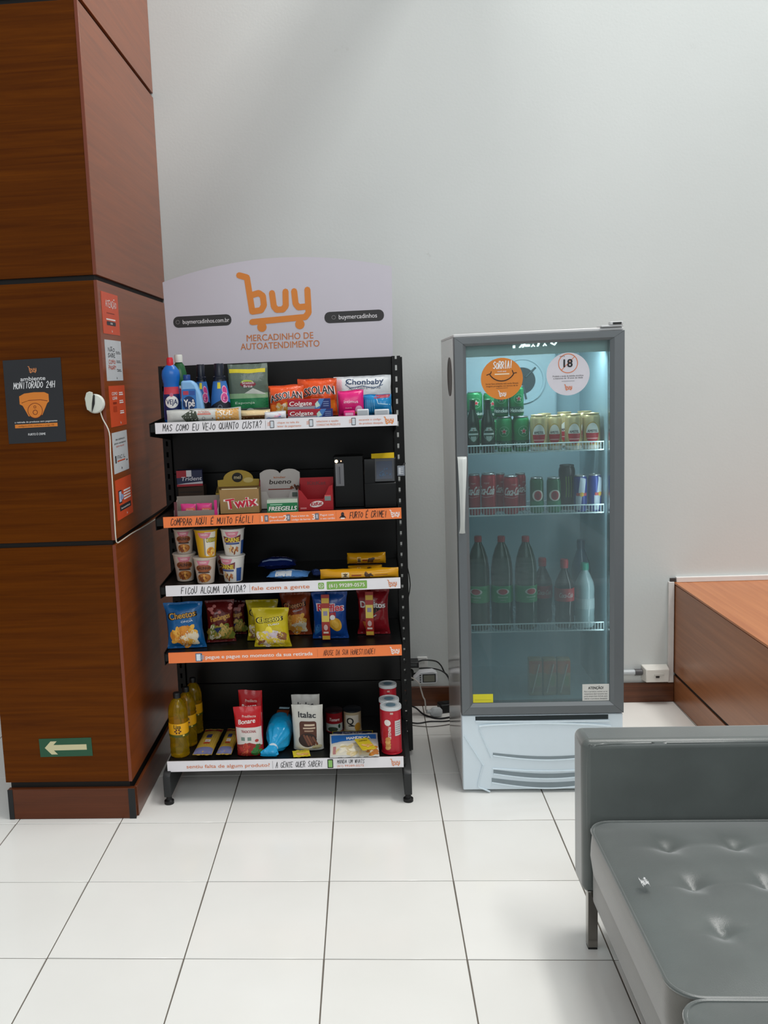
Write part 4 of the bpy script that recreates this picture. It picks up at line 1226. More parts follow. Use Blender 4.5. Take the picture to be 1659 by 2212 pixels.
def a_(A, w, h):
    A.text('wafer', .05 * w, .5 * h, .2 * h, ink('#9a8ea8'), bold=.03, w=.5 * w, shear=.2); A.rect(-.4 * w, .4 * w, .2 * h, .3 * h, ink('#8fa2c8'))


zb_ = snack_lying('wafer_packet', 'dark blue wafer packet lying at the back left of the blue packets', 'packet', 558, 640, 1222, 1245, .40, .1, 3, film('#111f56', rough=.25), a_, .05, 31, .05, group='blue snack packets on the third shelf')


def a_(A, w, h):
    A.rect(-.3 * w, .1 * w, .05 * h, .35 * h, ink('#c8cdd4')); A.text('leite', -.1 * w, .55 * h, .2 * h, ink('#d6dee8'), bold=.03, w=.5 * w); A.rect(-.4 * w, .35 * w, .4 * h, .47 * h, ink('#8fb0d4'))


snack_lying('wafer_packet', 'pale blue and white wafer packet lying at the front of the third shelf', 'packet', 575, 665, 1232, 1252, .225, .09, 3, film('#4f7fb8', rough=.2), a_, .034, 32, -.06, group='blue snack packets on the third shelf')


def a_(A, w, h): A.rect(-.3 * w, .3 * w, .3 * h, .6 * h, ink('#3a4f80'))


snack_lying('wafer_packet', 'small navy packet touching the long yellow packet on the third shelf', 'packet', 677, 696, 1233, 1250, .26, .08, 3, film('#27355f', rough=.25), a_, .026, 33, .2, group='blue snack packets on the third shelf')


def biscuit(x0, x1, yt, yb, Y, z0, label, d=.05, seed=1, rz=0.):
    x, z, w, h = place(x0, x1, yt, yb, Y, z0)
    t = thing('biscuit_packet', label, 'packet', (x, Y, z + .0005), rz, 'yellow biscuit packets on the third shelf')
    f = bag(t, w, h, d, film('#c98f12', rough=.2, bump=.15), seed=seed, pinch=0., wr=.0015, seal=.06, nu=30, nv=12, crimp=False)
    A = Art(); A.rrect(-.23 * w, -.13 * w, .2 * h, .72 * h, .002, ink('#d8c49a')); A.rect(-.215 * w, -.145 * w, .26 * h, .62 * h, ink('#5a4a30'), 2); A.rect(-.1 * w, .03 * w, .35 * h, .5 * h, ink('#8a3a12')); A.blobs(.12 * w, .45 * h, .06 * w, .2 * h, 10, [ink('#3a2410'), ink('#5c3a18')], .006, seed=seed, l=1); A.rect(.2 * w, .36 * w, .4 * h, .46 * h, ink('#8a4a14'))
    A.build('print', t, f, sub=.014)
    return z + h


zc = biscuit(692, 861, 1228, 1254, .225, sh(3), 'long yellow biscuit packet lying along the front of the third shelf', .045, 41)
zc2 = biscuit(752, 826, 1221, 1246, .40, lambda x: S(3, x), 'lower of the two short yellow packets at the back of the third shelf', .06, 42, .03)
biscuit(750, 833, 1194, 1221, .40, zc2 + .006, 'upper of the two short yellow packets at the back of the third shelf', .06, 43, -.03)

# ------------------------------------------------------------------ shelf 4: chips
def chips(x0, x1, yt, yb, Y, mat, label, artfn, d=.06, seed=1, rz=0., tilt=0., lean=0., strip=False, z_up=0.):
    x, z, w, h = place(x0, x1, yt, yb, Y, sh(4))
    t = thing('chip_bag', label, 'bag', (x, Y, z + z_up), rz, 'bags of chips on the fourth shelf', rx=lean)
    f = bag(t, w, h, d, mat, seed=seed, pinch=.11, wr=.0095, seal=.07, tilt=tilt)
    A = Art(); artfn(A, w, h); A.build('print', t, f, sub=.012)
    if strip:
        s_ = MB()
        pts = [(-.1 * w, -d * .5 - .006, .03 * h), (-.1 * w, -d * .5 - .012, .5 * h), (-.1 * w, -d * .4, .97 * h)]
        W = .016
        v = []
        for k, p in enumerate(smoothpath(pts, 6)): v += [(p[0] - W, p[1], p[2]), (p[0] + W, p[1], p[2])]
        n = len(v) // 2
        s_.add(v, [(2 * k, 2 * k + 1, 2 * k + 3, 2 * k + 2) for k in range(n - 1)])
        o = s_.build('promo_strip', M('#a02a20', rough=.35), t)
        md = o.modifiers.new('solid', 'SOLIDIFY'); md.thickness = .0012
        A = Art(); P = smoothpath(pts, 12)
        def fn(x, zq, o_):
            for a, b in zip(P[:-1], P[1:]):
                if a.z <= zq <= b.z: break
            k = (zq - a.z) / max(b.z - a.z, 1e-6); return (-.1 * w + x, a.y + (b.y - a.y) * k - o_ - .0012, zq)
        A.rect(-.0145, .0145, .42 * h, .7 * h, ink('#d8c25a')); A.rect(-.008, .008, .55 * h, .64 * h, ink('#8d86a0'), 2); A.rect(-.0145, .0145, .8 * h, .9 * h, ink('#c9a23a')); A.rect(-.0145, .0145, .04 * h, .12 * h, ink('#c9a23a')); A.ell(0, .3 * h, .008, .012, ink('#c9a9a4'), 2); A.rect(-.01, .01, .17 * h, .21 * h, ink('#dcc8bc'), 2)
        A.build('promo_print', t, fn, sub=.02)
    return t


def cheet(word, col, sub, foods, out=ink('#15120f')):
    def f(A, w, h):
        A.text(word, -.02 * w, .68 * h, .13 * h, out, bold=.13, w=.78 * w, rot=.12); A.text(word, -.02 * w, .685 * h, .12 * h, col, l=2.5, bold=.03, w=.72 * w, rot=.12); A.text(sub, .1 * w, .6 * h, .04 * h, ink('#d8dfe6'), l=2, bold=.02, w=.34 * w, rot=.12)
        A.ell(.0, .3 * h, .38 * w, .18 * h, ink('#d9d2c4'), .5); foods(A, w, h)
    return f


def puffs(A, w, h): A.blobs(0, .27 * h, .34 * w, .2 * h, 34, [CORN, CHEESE, ink('#c87428'), CREAM], .017, seed=9)


chips(360, 444, 1301, 1406, .27, film('#145a94', rough=.2), 'blue bag of cheese puffs at the left end of the fourth shelf', cheet('Cheetos', ink('#cf9a3a'), 'ONDA', puffs), seed=51, rz=.08, lean=-.05, tilt=-.05, d=.065)


def f1(A, w, h):
    A.rect(-.47 * w, .47 * w, .08 * h, .36 * h, ink('#7c7a2c'), .4)
    A.ell(.0, .6 * h, .42 * w, .12 * h, ink('#5a1712'), 1, rot=.2); A.text('Fandangos', .02 * w, .56 * h, .12 * h, ink('#b98a3a'), l=2, bold=.06, w=.72 * w, rot=.2)
    A.blobs(0, .26 * h, .36 * w, .14 * h, 26, [ink('#6f7a30'), ink('#c9a75a'), ink('#a88a3a'), ink('#d8cdb0')], .017, seed=4, l=1); A.poly([(-.25 * w, .36 * h), (.05 * w, .38 * h), (-.12 * w, .24 * h)], ink('#27305c'), 4)
    for q in range(9): A.ell(rnd.uniform(-.4, .4) * w, rnd.uniform(.72, .9) * h, .008, .006, ink('#b06a64'), 2, n=8)


chips(445, 508, 1297, 1399, .335, film('#5a1514', rough=.2), 'dark red bag of corn chips with a green lower half', f1, seed=52, rz=.12, lean=-.07)
chips(490, 532, 1297, 1392, .44, film('#4d1313', rough=.2), 'second dark red bag of corn chips standing behind the first', f1, seed=53, lean=-.03)  # film darker than the bag in front: shelf shade put into the colour


def puffs2(A, w, h):
    A.blobs(0, .25 * h, .36 * w, .2 * h, 34, [ink('#d8c23a'), ink('#e6d24a'), CREAM, ink('#c9bcc8'), ink('#8a5a3a')], .018, seed=19)


chips(533, 603, 1295, 1402, .34, film('#9a8a14', rough=.22), 'yellow bag of cheese puffs standing behind the front yellow bag', cheet('Cheetos', ink('#b8a83a'), 'TUBO', puffs2), seed=54, rz=.03)  # film duller than the front yellow bag: shelf shade is in the colour
chips(548, 629, 1313, 1405, .245, film('#c2ae1c', rough=.22), 'yellow bag of cheese puffs leaning at the front edge of the fourth shelf', cheet('Cheetos', ink('#e0d04a'), 'TUBO', puffs2), seed=55, rz=-.05, tilt=-.04, lean=-.03)
chips(606, 673, 1280, 1380, .40, film('#8a3a1c', rough=.22), 'orange bag of crunchy cheese puffs behind the yellow bags', cheet('Cheetos', ink('#c98a5a'), 'CRUNCHY', puffs), seed=56, rz=-.03)


def f2(A, w, h):
    A.text('Ruffles', .03 * w, .62 * h, .15 * h, ink('#d8c4c8'), bold=.12, w=.8 * w); A.text('Ruffles', .03 * w, .62 * h, .14 * h, ink('#c02432'), l=2.5, bold=.05, w=.76 * w); A.rect(-.1 * w, .2 * w, .5 * h, .6 * h, ink('#a01c2a'))
    A.ell(.18 * w, .34 * h, .17 * w, .16 * h, ink('#d09a2a'), 1, rot=.5); A.ell(.17 * w, .35 * h, .1 * w, .1 * h, ink('#dfb04a'), 2, rot=.5); A.ell(.1 * w, .5 * h, .08 * w, .05 * h, ink('#d8d6d2'), 2); A.poly([(-.45 * w, .08 * h), (-.1 * w, .3 * h), (-.3 * w, .34 * h), (-.46 * w, .3 * h)], ink('#1f5f98'))


chips(674, 752, 1278, 1388, .33, film('#123f86', rough=.2), 'blue bag of ridged chips with a vertical promotional strip', f2, seed=57, rz=-.04, strip=True)


def f3(A, w, h):
    A.poly([(-.2 * w, .86 * h), (.28 * w, .6 * h), (-.12 * w, .42 * h)], ink('#17100f')); A.line([(-.2 * w, .88 * h), (.05 * w, .78 * h)], .003, ink('#b9a9a6'), 1); A.line([(-.12 * w, .46 * h), (-.06 * w, .4 * h), (.1 * w, .46 * h)], .004, ink('#a8b0b4'), 1)
    A.text('Doritos', .0, .62 * h, .13 * h, ink('#c9c6c4'), l=2, bold=.06, w=.82 * w); A.poly([(-.36 * w, .32 * h), (-.02 * w, .34 * h), (-.2 * w, .06 * h)], ink('#a5541c'), 1); A.poly([(-.3 * w, .3 * h), (-.08 * w, .31 * h), (-.2 * w, .12 * h)], ink('#b86a24'), 2)


chips(771, 842, 1272, 1376, .37, film('#7c0f1a', rough=.22), 'red bag of tortilla chips at the right end of the fourth shelf', f3, seed=58, rz=-.06, strip=True)

# ------------------------------------------------------------------ shelf 5: groceries
OIL = M('#dcb81c', rough=.05, trans=.84, ior=1.33, var=0, name='oil')
OILP = [(.86, 0), (.96, .015), (.98, .06), (.95, .1), (.98, .16), (.94, .22), (.96, .3), (1, .34), (1, .54), (.95, .56), (1, .6), (.97, .72), (.86, .8), (.6, .875), (.34, .91), (.32, .935)]
for x0, x1, yt, yb, Y, lab in ((365, 407, 1496, 1642, .235, 'front oil bottle of the row of three at the left end of the bottom shelf'), (386, 424, 1484, 1622, .34, 'middle oil bottle of the row of three on the bottom shelf'), (402, 437, 1464, 1590, .47, 'rear oil bottle of the row of three on the bottom shelf')):
    x, z, w, h = place(x0, x1, yt, yb, Y, sh(5))
    t = thing('oil_bottle', lab, 'bottle', (x, Y, z + .0005), .12, 'cooking oil bottles on the bottom shelf')
    pr = prof(OILP, w, h)
    MB().lathe(pr, 28).build('bottle', OIL, t, smooth=True)
    MB().lathe(prof([(.38, .92), (.39, .985), (.35, 1.), (0, 1.)], w, h), 20).build('cap', M('#15181a', rough=.35), t, smooth=True)
    A = Art(); R = w / 2
    A.rect(-3.1 * R, 3.1 * R, .335 * h, .545 * h, ink('#e2a512')); A.rect(-3.1 * R, 3.1 * R, .335 * h, .375 * h, ink('#4c5218'), 1); A.text('Liza', -.05 * R, .475 * h, .06 * h, ink('#2e3316'), l=2, bold=.04, w=.7 * R)
    for q in range(6): A.ell(-.02 * R + .26 * R * math.cos(q * 1.047), .43 * h + .028 * h * math.sin(q * 1.047), .11 * R, .012 * h, ink('#4a1c14'), 2, n=10, rot=q * 1.047)
    A.ell(.55 * R, .36 * h, .12 * R, .014 * h, ink('#d8b95a'), 2, n=12)
    A.build('label', t, cyl(interp(pr)), sub=.01)

# spaghetti packs, lying, running into the shelf
def spaghetti(px0, px1, py, Y, label, seed, rz, w=.075):
    a = at((px0 + px1) / 2, py, Y)
    t = thing('spaghetti_packet', label, 'packet', (a.x, Y, S(5, a.x) + .0195), rz, 'spaghetti packets on the bottom shelf', rx=-math.pi / 2)
    h = .26
    f = bag(t, w, h, .032, film('#b8963a', rough=.2), seed=seed, pinch=.02, wr=.002, seal=.06)
    A = Art(); A.rect(-.48 * w, .48 * w, .02 * h, .2 * h, ink('#6d6f94')); A.rect(-.48 * w, .48 * w, .84 * h, .97 * h, ink('#8a1c24'))
    for q in range(9): A.line([(-.4 * w + q * .1 * w, .24 * h), (-.4 * w + q * .1 * w, .82 * h)], .0012, ink('#d0ad50'))
    A.rect(-.12 * w, .16 * w, .5 * h, .64 * h, ink('#2c3468'), 2); A.rect(-.1 * w, .18 * w, .36 * h, .44 * h, ink('#e2ddd8'), 2); A.rect(-.14 * w, .2 * w, .3 * h, .34 * h, ink('#b8342c'), 2); A.text('massa', .02 * w, .385 * h, .03 * h, REDI, l=3, bold=.02, w=.2 * w)
    A.build('print', t, f, sub=.014)


spaghetti(411, 463, 1641, .185, 'left packet of spaghetti lying beside the oil bottles', 61, -.03, .076)
spaghetti(466, 501, 1641, .185, 'right packet of spaghetti lying beside the red sauce pouch', 62, -.03, .06)


def pouch(name, cat, x0, x1, yt, yb, Y, mat, label, artfn, d=.07, seed=1, rz=0., tilt=0., group=None):
    x, z, w, h = place(x0, x1, yt, yb, Y, sh(5))
    t = thing(name, label, cat, (x, Y, z + .0005), rz, group)
    f = bag(t, w, h, d, mat, seed=seed, pinch=.06, wr=.003, seal=.06, pouch=True, tilt=tilt)
    A = Art(); artfn(A, w, h); A.build('print', t, f, sub=.012)


def f4(A, w, h):
    A.rect(-.47 * w, .47 * w, .22 * h, .6 * h, ink('#d2cbc6'), .4); A.poly([(-.47 * w, .24 * h), (0, .3 * h), (.47 * w, .22 * h), (.47 * w, .03 * h), (-.47 * w, .03 * h)], ink('#8e2420'), 1); A.blobs(-.2 * w, .13 * h, .2 * w, .09 * h, 12, [ink('#b03028'), ink('#c0603a'), ink('#8e2420')], .013, seed=3, l=2); A.blobs(.25 * w, .13 * h, .15 * w, .1 * h, 12, [ink('#2c6a30'), ink('#3f7f3a')], .01, seed=5, l=2)
    A.text('Bonare', -.05 * w, .68 * h, .09 * h, ink('#efe4df'), l=2, bold=.03, w=.62 * w, shear=.15, rot=.08); A.text('Predilecta', .05 * w, .8 * h, .05 * h, ink('#e8cfc8'), l=2, w=.5 * w); A.text('TRADICIONAL', 0, .5 * h, .05 * h, ink('#9c3a40'), l=2, bold=.03, w=.56 * w); A.rect(-.3 * w, -.16 * w, .34 * h, .41 * h, ink('#70857c'), 2); A.rect(-.06 * w, .08 * w, .34 * h, .41 * h, ink('#70857c'), 2); A.ell(.28 * w, .33 * h, .07 * w, .03 * h, ink('#b03a38'), 2)


pouch('sauce_pouch', 'pouch', 517, 569, 1491, 1600, .33, film('#b0141c', rough=.25), 'red sauce pouch standing behind the front one', f4, seed=63, rz=-.05, group='red sauce pouches on the bottom shelf')
pouch('sauce_pouch', 'pouch', 510, 570, 1526, 1641, .225, film('#b8161e', rough=.25), 'front red and white sauce pouch on the bottom shelf', f4, seed=64, rz=.06, tilt=-.03, group='red sauce pouches on the bottom shelf')

# bread bag: loaf with a twisted end pointing at the aisle
a = at(596, 1625, .25)
t = thing('bread_bag', 'bright blue plastic bread bag with its gathered end towards the aisle', 'bag', (a.x + .0095, .262, S(5, a.x) + .001), -.05)
V = []; F = []; n = 28; rings = [(-.070, .046, .014, .004), (-.060, .034, .016, .012), (-.046, .015, .016, .026), (-.030, .030, .034, .038), (-.012, .048, .049, .047), (.01, .053, .055, .053), (.06, .053, .057, .055), (.12, .053, .056, .055), (.15, .045, .048, .05), (.16, .02, .02, .045)]
for k, (y, rx_, rz_, zc) in enumerate(rings):
    for i in range(n):
        an = 2 * math.pi * i / n
        se = lambda q: math.copysign(abs(q) ** .75, q)
        fl = 1 + (.16 * math.cos(an * 9 + k) if k in (0, 1, 3, 4) else .02 * math.cos(an * 7 + k))
        V.append((rx_ * .92 * fl * se(math.cos(an)) - (.030, .024, .014, .004)[k] if k < 4 else rx_ * .92 * fl * se(math.cos(an)), y, max(.0, zc + .002 + rz_ * fl * se(math.sin(an)))))
for k in range(len(rings) - 1):
    for i in range(n): F.append((k * n + i, k * n + (i + 1) % n, (k + 1) * n + (i + 1) % n, (k + 1) * n + i))
F += [list(range(n)), [(len(rings) - 1) * n + i for i in range(n)]]
o = MB().add(V, F).build('bag', film('#1a9bd0', rough=.2, bump=.5), t, smooth=True); md = o.modifiers.new('s', 'SUBSURF'); md.levels = md.render_levels = 1
MB().lathe([(.0105, -.003), (.013, -.002), (.013, .002), (.0105, .003)], 14, c=(0, 0, 0)).build('tie', M('#d0dfe8', rough=.4), t, smooth=True).matrix_local = Matrix.Translation((-.014, -.046, .028)) @ Matrix.Scale(1.5, 4) @ Matrix.Rotation(math.pi / 2, 4, 'X')
A = Art(); A.rect(-.02, .03, .02, .09, ink('#8a3f1c')); A.rect(-.016, .026, .1, .12, ink('#bfe2f0')); A.build('print', t, lambda x, z, o_: (x, .06 + z, .1095 + o_ - x * x * 3))


def f5(A, w, h):
    A.rrect(-.26 * w, .3 * w, .26 * h, .66 * h, .01, ink('#4f2a1c')); A.ell(.0, .26 * h, .3 * w, .15 * h, ink('#2a1712'), 1)
    for q in range(4): A.line([(-.12 * w + q * .1 * w, .36 * h - q * .015 * h), (.04 * w + q * .09 * w, .16 * h)], .008, ink(('#6a4030', '#7c4d38', '#5c3526', '#744834')[q]), 2)
    A.text('Italac', .0, .74 * h, .12 * h, ink('#23242a'), l=2, bold=.04, w=.56 * w); A.rect(-.1 * w, .24 * w, .56 * h, .6 * h, ink('#c9b49c'), 2); A.rect(-.14 * w, .26 * w, .5 * h, .53 * h, ink('#c9b49c'), 2); A.rect(-.1 * w, .2 * w, .44 * h, .47 * h, ink('#a88a74'), 2)
    A.ell(.3 * w, .1 * h, .16 * w, .05 * h, ink('#b3a67c'), .5)


pouch('powder_pouch', 'pouch', 631, 692, 1500, 1590, .345, film('#b5b3ad', rough=.3), 'rear white pouch of chocolate powder on the bottom shelf', f5, seed=65, rz=.02, group='white powder pouches on the bottom shelf')
pouch('powder_pouch', 'pouch', 631, 699, 1522, 1611, .265, film('#c6c4bc', rough=.3), 'front white pouch of chocolate powder on the bottom shelf', f5, seed=66, rz=-.03, group='white powder pouches on the bottom shelf')

for x0, x1, yt, yb, kind, lab in ((703, 741, 1532, 1586, 0, 'red and white tin at the back right of the bottom shelf'), (742, 781, 1530, 1584, 1, 'gold and white tin at the back right of the bottom shelf')):
    Y = .455
    x, z, w, h = place(x0, x1, yt, yb, Y, sh(5))
    t = thing('food_tin', lab, 'tin', (x, Y, z + .0005), .05, 'tins on the bottom shelf')
    pr = prof([(1, 0), (1, .02), (.97, .03), (.97, .9), (1, .92), (1, .93)], w, h)
    MB().lathe(pr, 28, cap1=False).build('body', M('#b8a888' if kind else '#8b1a22', rough=.3), t, smooth=True)
    MB().lathe(prof([(1, .925), (1.02, .93), (1.02, .99), (.99, 1.), (0, 1.)], w, h), 28).build('lid', M('#1a1d22' if kind else '#26181a', rough=.35), t, smooth=True)
    A = Art(); R = w / 2
    if kind:
        A.rect(-.9 * R, .7 * R, .1 * h, .8 * h, ink('#c9c2b2')); A.text('Q', -.3 * R, .38 * h, .3 * h, ink('#1c1c1e'), l=2, bold=.04); A.rect(-.5 * R, .2 * R, .28 * h, .33 * h, ink('#30302e'), 2); A.ell(.6 * R, .24 * h, .4 * R, .2 * h, ink('#b8862a'), 1)
    else:
        A.rect(-1.2 * R, 1.2 * R, .05 * h, .42 * h, ink('#a9b3ac')); A.text('Tomare', 0, .56 * h, .15 * h, ink('#dcc8c4'), l=2, bold=.03, w=1.2 * R, shear=.2); A.ell(-.2 * R, .16 * h, .6 * R, .12 * h, ink('#33402f'), 1); A.ell(.6 * R, .3 * h, .16 * R, .1 * h, ink('#243c2c'), 1)
    A.build('label', t, cyl(interp(pr)), sub=.008)


def flat_pack(name, cat, quad, zq, th, mat, label, artfn, seed, group=None, tilt=0.):
    """pack lying on the bottom shelf; quad: pixel corners front-left, front-right, back-left at height zq"""
    fl, fr, bl = (atz(p[0], p[1], zq) for p in quad)
    w = (fr - fl).length; dep = (bl - fl).length; ang = math.atan2((fr - fl).y, (fr - fl).x)
    c = (fl + fr) / 2
    t = thing(name, label, cat, (c.x, c.y, zq), ang, group, rx=-math.pi / 2 + tilt)
    f = bag(t, w, dep, th, mat, seed=seed, pinch=.01, wr=.002, seal=.03)
    A = Art(); artfn(A, w, dep); A.build('print', t, f, sub=.012)


def f6(A, w, h):
    A.rect(-.48 * w, .48 * w, .72 * h, .96 * h, ink('#16244a')); A.ell(0, .55 * h, .28 * w, .1 * h, ink('#7a1c22'), 1); A.text('Quero', 0, .5 * h, .1 * h, ink('#e0c8a8'), l=2, bold=.03, w=.36 * w); A.text('MILHO', .0, .78 * h, .08 * h, ink('#b8b8c8'), l=2, w=.5 * w); A.rect(-.48 * w, .48 * w, .03 * h, .3 * h, ink('#e2d64a'), .4)


flat_pack('corn_packet', 'packet', [(716, 1621), (808, 1619), (711, 1580)], .182, .014, film('#b7a51c', rough=.25), 'yellow packet with a navy top band lying at the back right of the bottom shelf', f6, 71)


def f7(A, w, h):
    A.rect(-.47 * w, .47 * w, .06 * h, .5 * h, ink('#d5d0c0')); A.blobs(0, .26 * h, .42 * w, .2 * h, 30, [ink('#e6dfca'), ink('#d8c8a8'), ink('#cbb98a')], .012, seed=8); A.blobs(.35 * w, .2 * h, .1 * w, .12 * h, 8, [ink('#c9853a'), ink('#b0703a')], .014, seed=9, l=2); A.poly([(-.47 * w, .56 * h), (.47 * w, .72 * h), (.47 * w, .92 * h), (-.47 * w, .9 * h)], ink('#2c6ab4'), 2); A.text('MANDIOCA', .1 * w, .68 * h, .12 * h, WI, l=3, bold=.05, w=.5 * w, rot=.06); A.rect(-.44 * w, -.38 * w, .1 * h, .4 * h, ink('#b07a78'), 3)


flat_pack('flour_packet', 'packet', [(713, 1637), (820, 1634), (709, 1602)], .1845, .015, film('#c9c9c6', rough=.3), 'white packet with a blue band lying at the front right of the bottom shelf', f7, 72, tilt=.2)


def f8(A, w, h):
    A.blobs(.05 * w, .35 * h, .3 * w, .16 * h, 14, [ink('#c9853a'), ink('#e0b070'), ink('#d8a050')], .007, seed=2); A.text('caldo', 0, .72 * h, .09 * h, ink('#6a5a14'), bold=.02, w=.6 * w)


flat_pack('seasoning_sachet', 'sachet', [(634, 1636), (671, 1633), (626, 1623)], .1745, .003, film('#d8c22c', rough=.3), 'small yellow sachet lying alone at the front middle of the bottom shelf', f8, 73, 'yellow seasoning sachets')
flat_pack('seasoning_sachet', 'sachet', [(783, 1621), (813, 1617), (766, 1596)], .226, .004, film('#cdb52c', rough=.3), 'small yellow sachet lying on top of the white and blue packet', f8, 74, 'yellow seasoning sachets', tilt=-.02)

for x0, x1, yt, yb, Y, lab in ((823, 868, 1522, 1640, .225, 'front red chip canister of three at the right end of the bottom shelf'), (820, 863, 1508, 1610, .312, 'middle red chip canister of three at the right end of the bottom shelf'), (820, 858, 1476, 1590, .46, 'rear red chip canister of three at the right end of the bottom shelf')):
    x, z, w, h = place(x0, x1, yt, yb, Y, sh(5))
    t = thing('chip_canister', lab, 'canister', (x, Y, z + .0005), .1, 'red chip canisters on the bottom shelf')
    pr = prof([(.97, 0), (1, .005), (1, .02), (.96, .025), (.96, .94)], w, h)
    MB().lathe(pr, 28, cap1=False).build('tube', M('#b3172a', rough=.3), t, smooth=True)
    MB().lathe(prof([(1, .93), (1.03, .935), (1.03, .985), (1., 1.), (.9, 1.), (.86, .992), (0, .992)], w, h), 28).build('lid', M('#c6cacc', rough=.3), t, smooth=True)
    A = Art(); R = w / 2
    A.ell(-.5 * R, .68 * h, .34 * R, .065 * h, ink('#e4dcd8')); A.text('PRINGLES', -.42 * R, .6 * h, .16 * R * 1.6, ink('#e8dcd6'), l=2, bold=.06, rot=-math.pi / 2, align='L', w=.26 * h); A.rect(.25 * R, 1.0 * R, .4 * h, .72 * h, ink('#c9c6c6'), 1)
    for q in range(6): A.rect(.32 * R, .92 * R, (.44 + q * .045) * h, (.455 + q * .045) * h, ink('#8d8a8c'), 2)
    for q in range(4): A.ell(-.5 * R + .03 * R * (q % 2), (.15 + .06 * q) * h, .3 * R, .045 * h, ink(('#d8a862', '#c98e4a')[q % 2]), 2 + .2 * q, rot=.4)
    A.rect(-.2 * R, .1 * R, .86 * h, .9 * h, ink('#c9a9a0'), 1); A.build('label', t, cyl(interp(pr)), sub=.008)
    A = Art(); A.ell(0, 0, .5 * R, .5 * R, ink('#5f7886')); A.ring(0, 0, .6 * R, .002, ink('#8d9aa2')); A.build('lid_print', t, lambda x, zq, o_, h=h: (x, zq, h * .992 + o_))
# ------------------------------------------------------------------ glass-door fridge
FX0, FX1, FY, FB = 1.697, 2.303, .208, .772
IX0, IX1, IZ0, IZ1, IYB = 1.738, 2.258, .345, 1.722, .715
fr = thing('drinks_fridge', 'tall grey and white glass-door drinks fridge beside the rack', 'fridge', (0, 0, 0))
BODY = M('#c9c7c4', rough=.12, spec=.6, var=.02)
mb = MB()
mb.box(FX0, IX0 - .003, FY + .042, FB, .03, 1.745); mb.box(IX1 + .003, FX1, FY + .042, FB, .03, 1.745)
mb.box(IX0 - .003, IX1 + .003, IYB + .003, FB, .03, 1.745)
mb.box(IX0 - .003, IX1 + .003, FY + .042, IYB + .003, IZ1 + .003, 1.745); mb.box(IX0 - .003, IX1 + .003, FY + .042, IYB + .003, .03, IZ0 - .003)
mb.build('cabinet', BODY, fr)
LIN = M('#93adb6', rough=.35, var=.03)
mb = MB()
mb.box(IX0 - .003, IX0, FY + .044, IYB, IZ0, IZ1); mb.box(IX1, IX1 + .003, FY + .044, IYB, IZ0, IZ1); mb.box(IX0, IX1, IYB, IYB + .003, IZ0, IZ1)
mb.box(IX0, IX1, FY + .044, IYB, IZ1, IZ1 + .003); mb.box(IX0, IX1, FY + .044, IYB, IZ0 - .003, IZ0)
mb.build('liner', LIN, fr)
MB().box(FX0 + .0, FX1, FY + .02, FB, 1.7452, 1.757).build('top_cover', M('#d6d6d6', rough=.3), fr, bevel=.003)
# oval grip recess on the left side
MB().lathe([(0, 0), (1, 0), (1, .0015), (.86, .002), (.82, .0004), (0, .0004)], 28, c=(0, 0, 0), cap0=False, cap1=False).build('side_vent', M('#5d5754', rough=.5), fr, smooth=True).matrix_local = Matrix.Translation((FX0 - .0002, .405, 1.603)) @ Matrix.Rotation(-math.pi / 2, 4, 'Y') @ Matrix.Diagonal((.074, .082, 1, 1))
# door: four mitred rails, pane, handle, hinge
DG = M('#6b7073', rough=.38, metal=.25, var=.03)
ox0, ox1, oz0, oz1 = FX0, FX1 + .001, .318, 1.7445
gx0, gx1, gz0, gz1 = 1.740, 2.253, .362, 1.712


def rail(a, b, c, d):
    """a,b outer corners; c,d inner corners (c next to b)"""
    mid = lambda p, q, t: (p[0] + (q[0] - p[0]) * t, p[1] + (q[1] - p[1]) * t)
    P = []
    for t, y in ((0, FY + .04), (0, FY + .006), (.04, FY), (.72, FY), (1, FY + .010), (1, FY + .04)):
        p, q = mid(a, d, t), mid(b, c, t); P.append(((p[0], y, p[1]), (q[0], y, q[1])))
    v = [p[0] for p in P] + [p[1] for p in P]; n = len(P)
    MB().add(v, [(i, (i + 1) % n, n + (i + 1) % n, n + i) for i in range(n)] + [list(range(n)), list(range(2 * n - 1, n - 1, -1))]).build('door_rail', DG, fr)


e = .0004
rail((ox0, oz0 + e), (ox0, oz1 - e), (gx0, gz1 - e), (gx0, gz0 + e)); rail((ox1, oz1 - e), (ox1, oz0 + e), (gx1, gz0 + e), (gx1, gz1 - e))
rail((ox0 + e, oz1), (ox1 - e, oz1), (gx1 - e, gz1), (gx0 + e, gz1)); rail((ox1 - e, oz0), (ox0 + e, oz0), (gx0 + e, gz0), (gx1 - e, gz0))


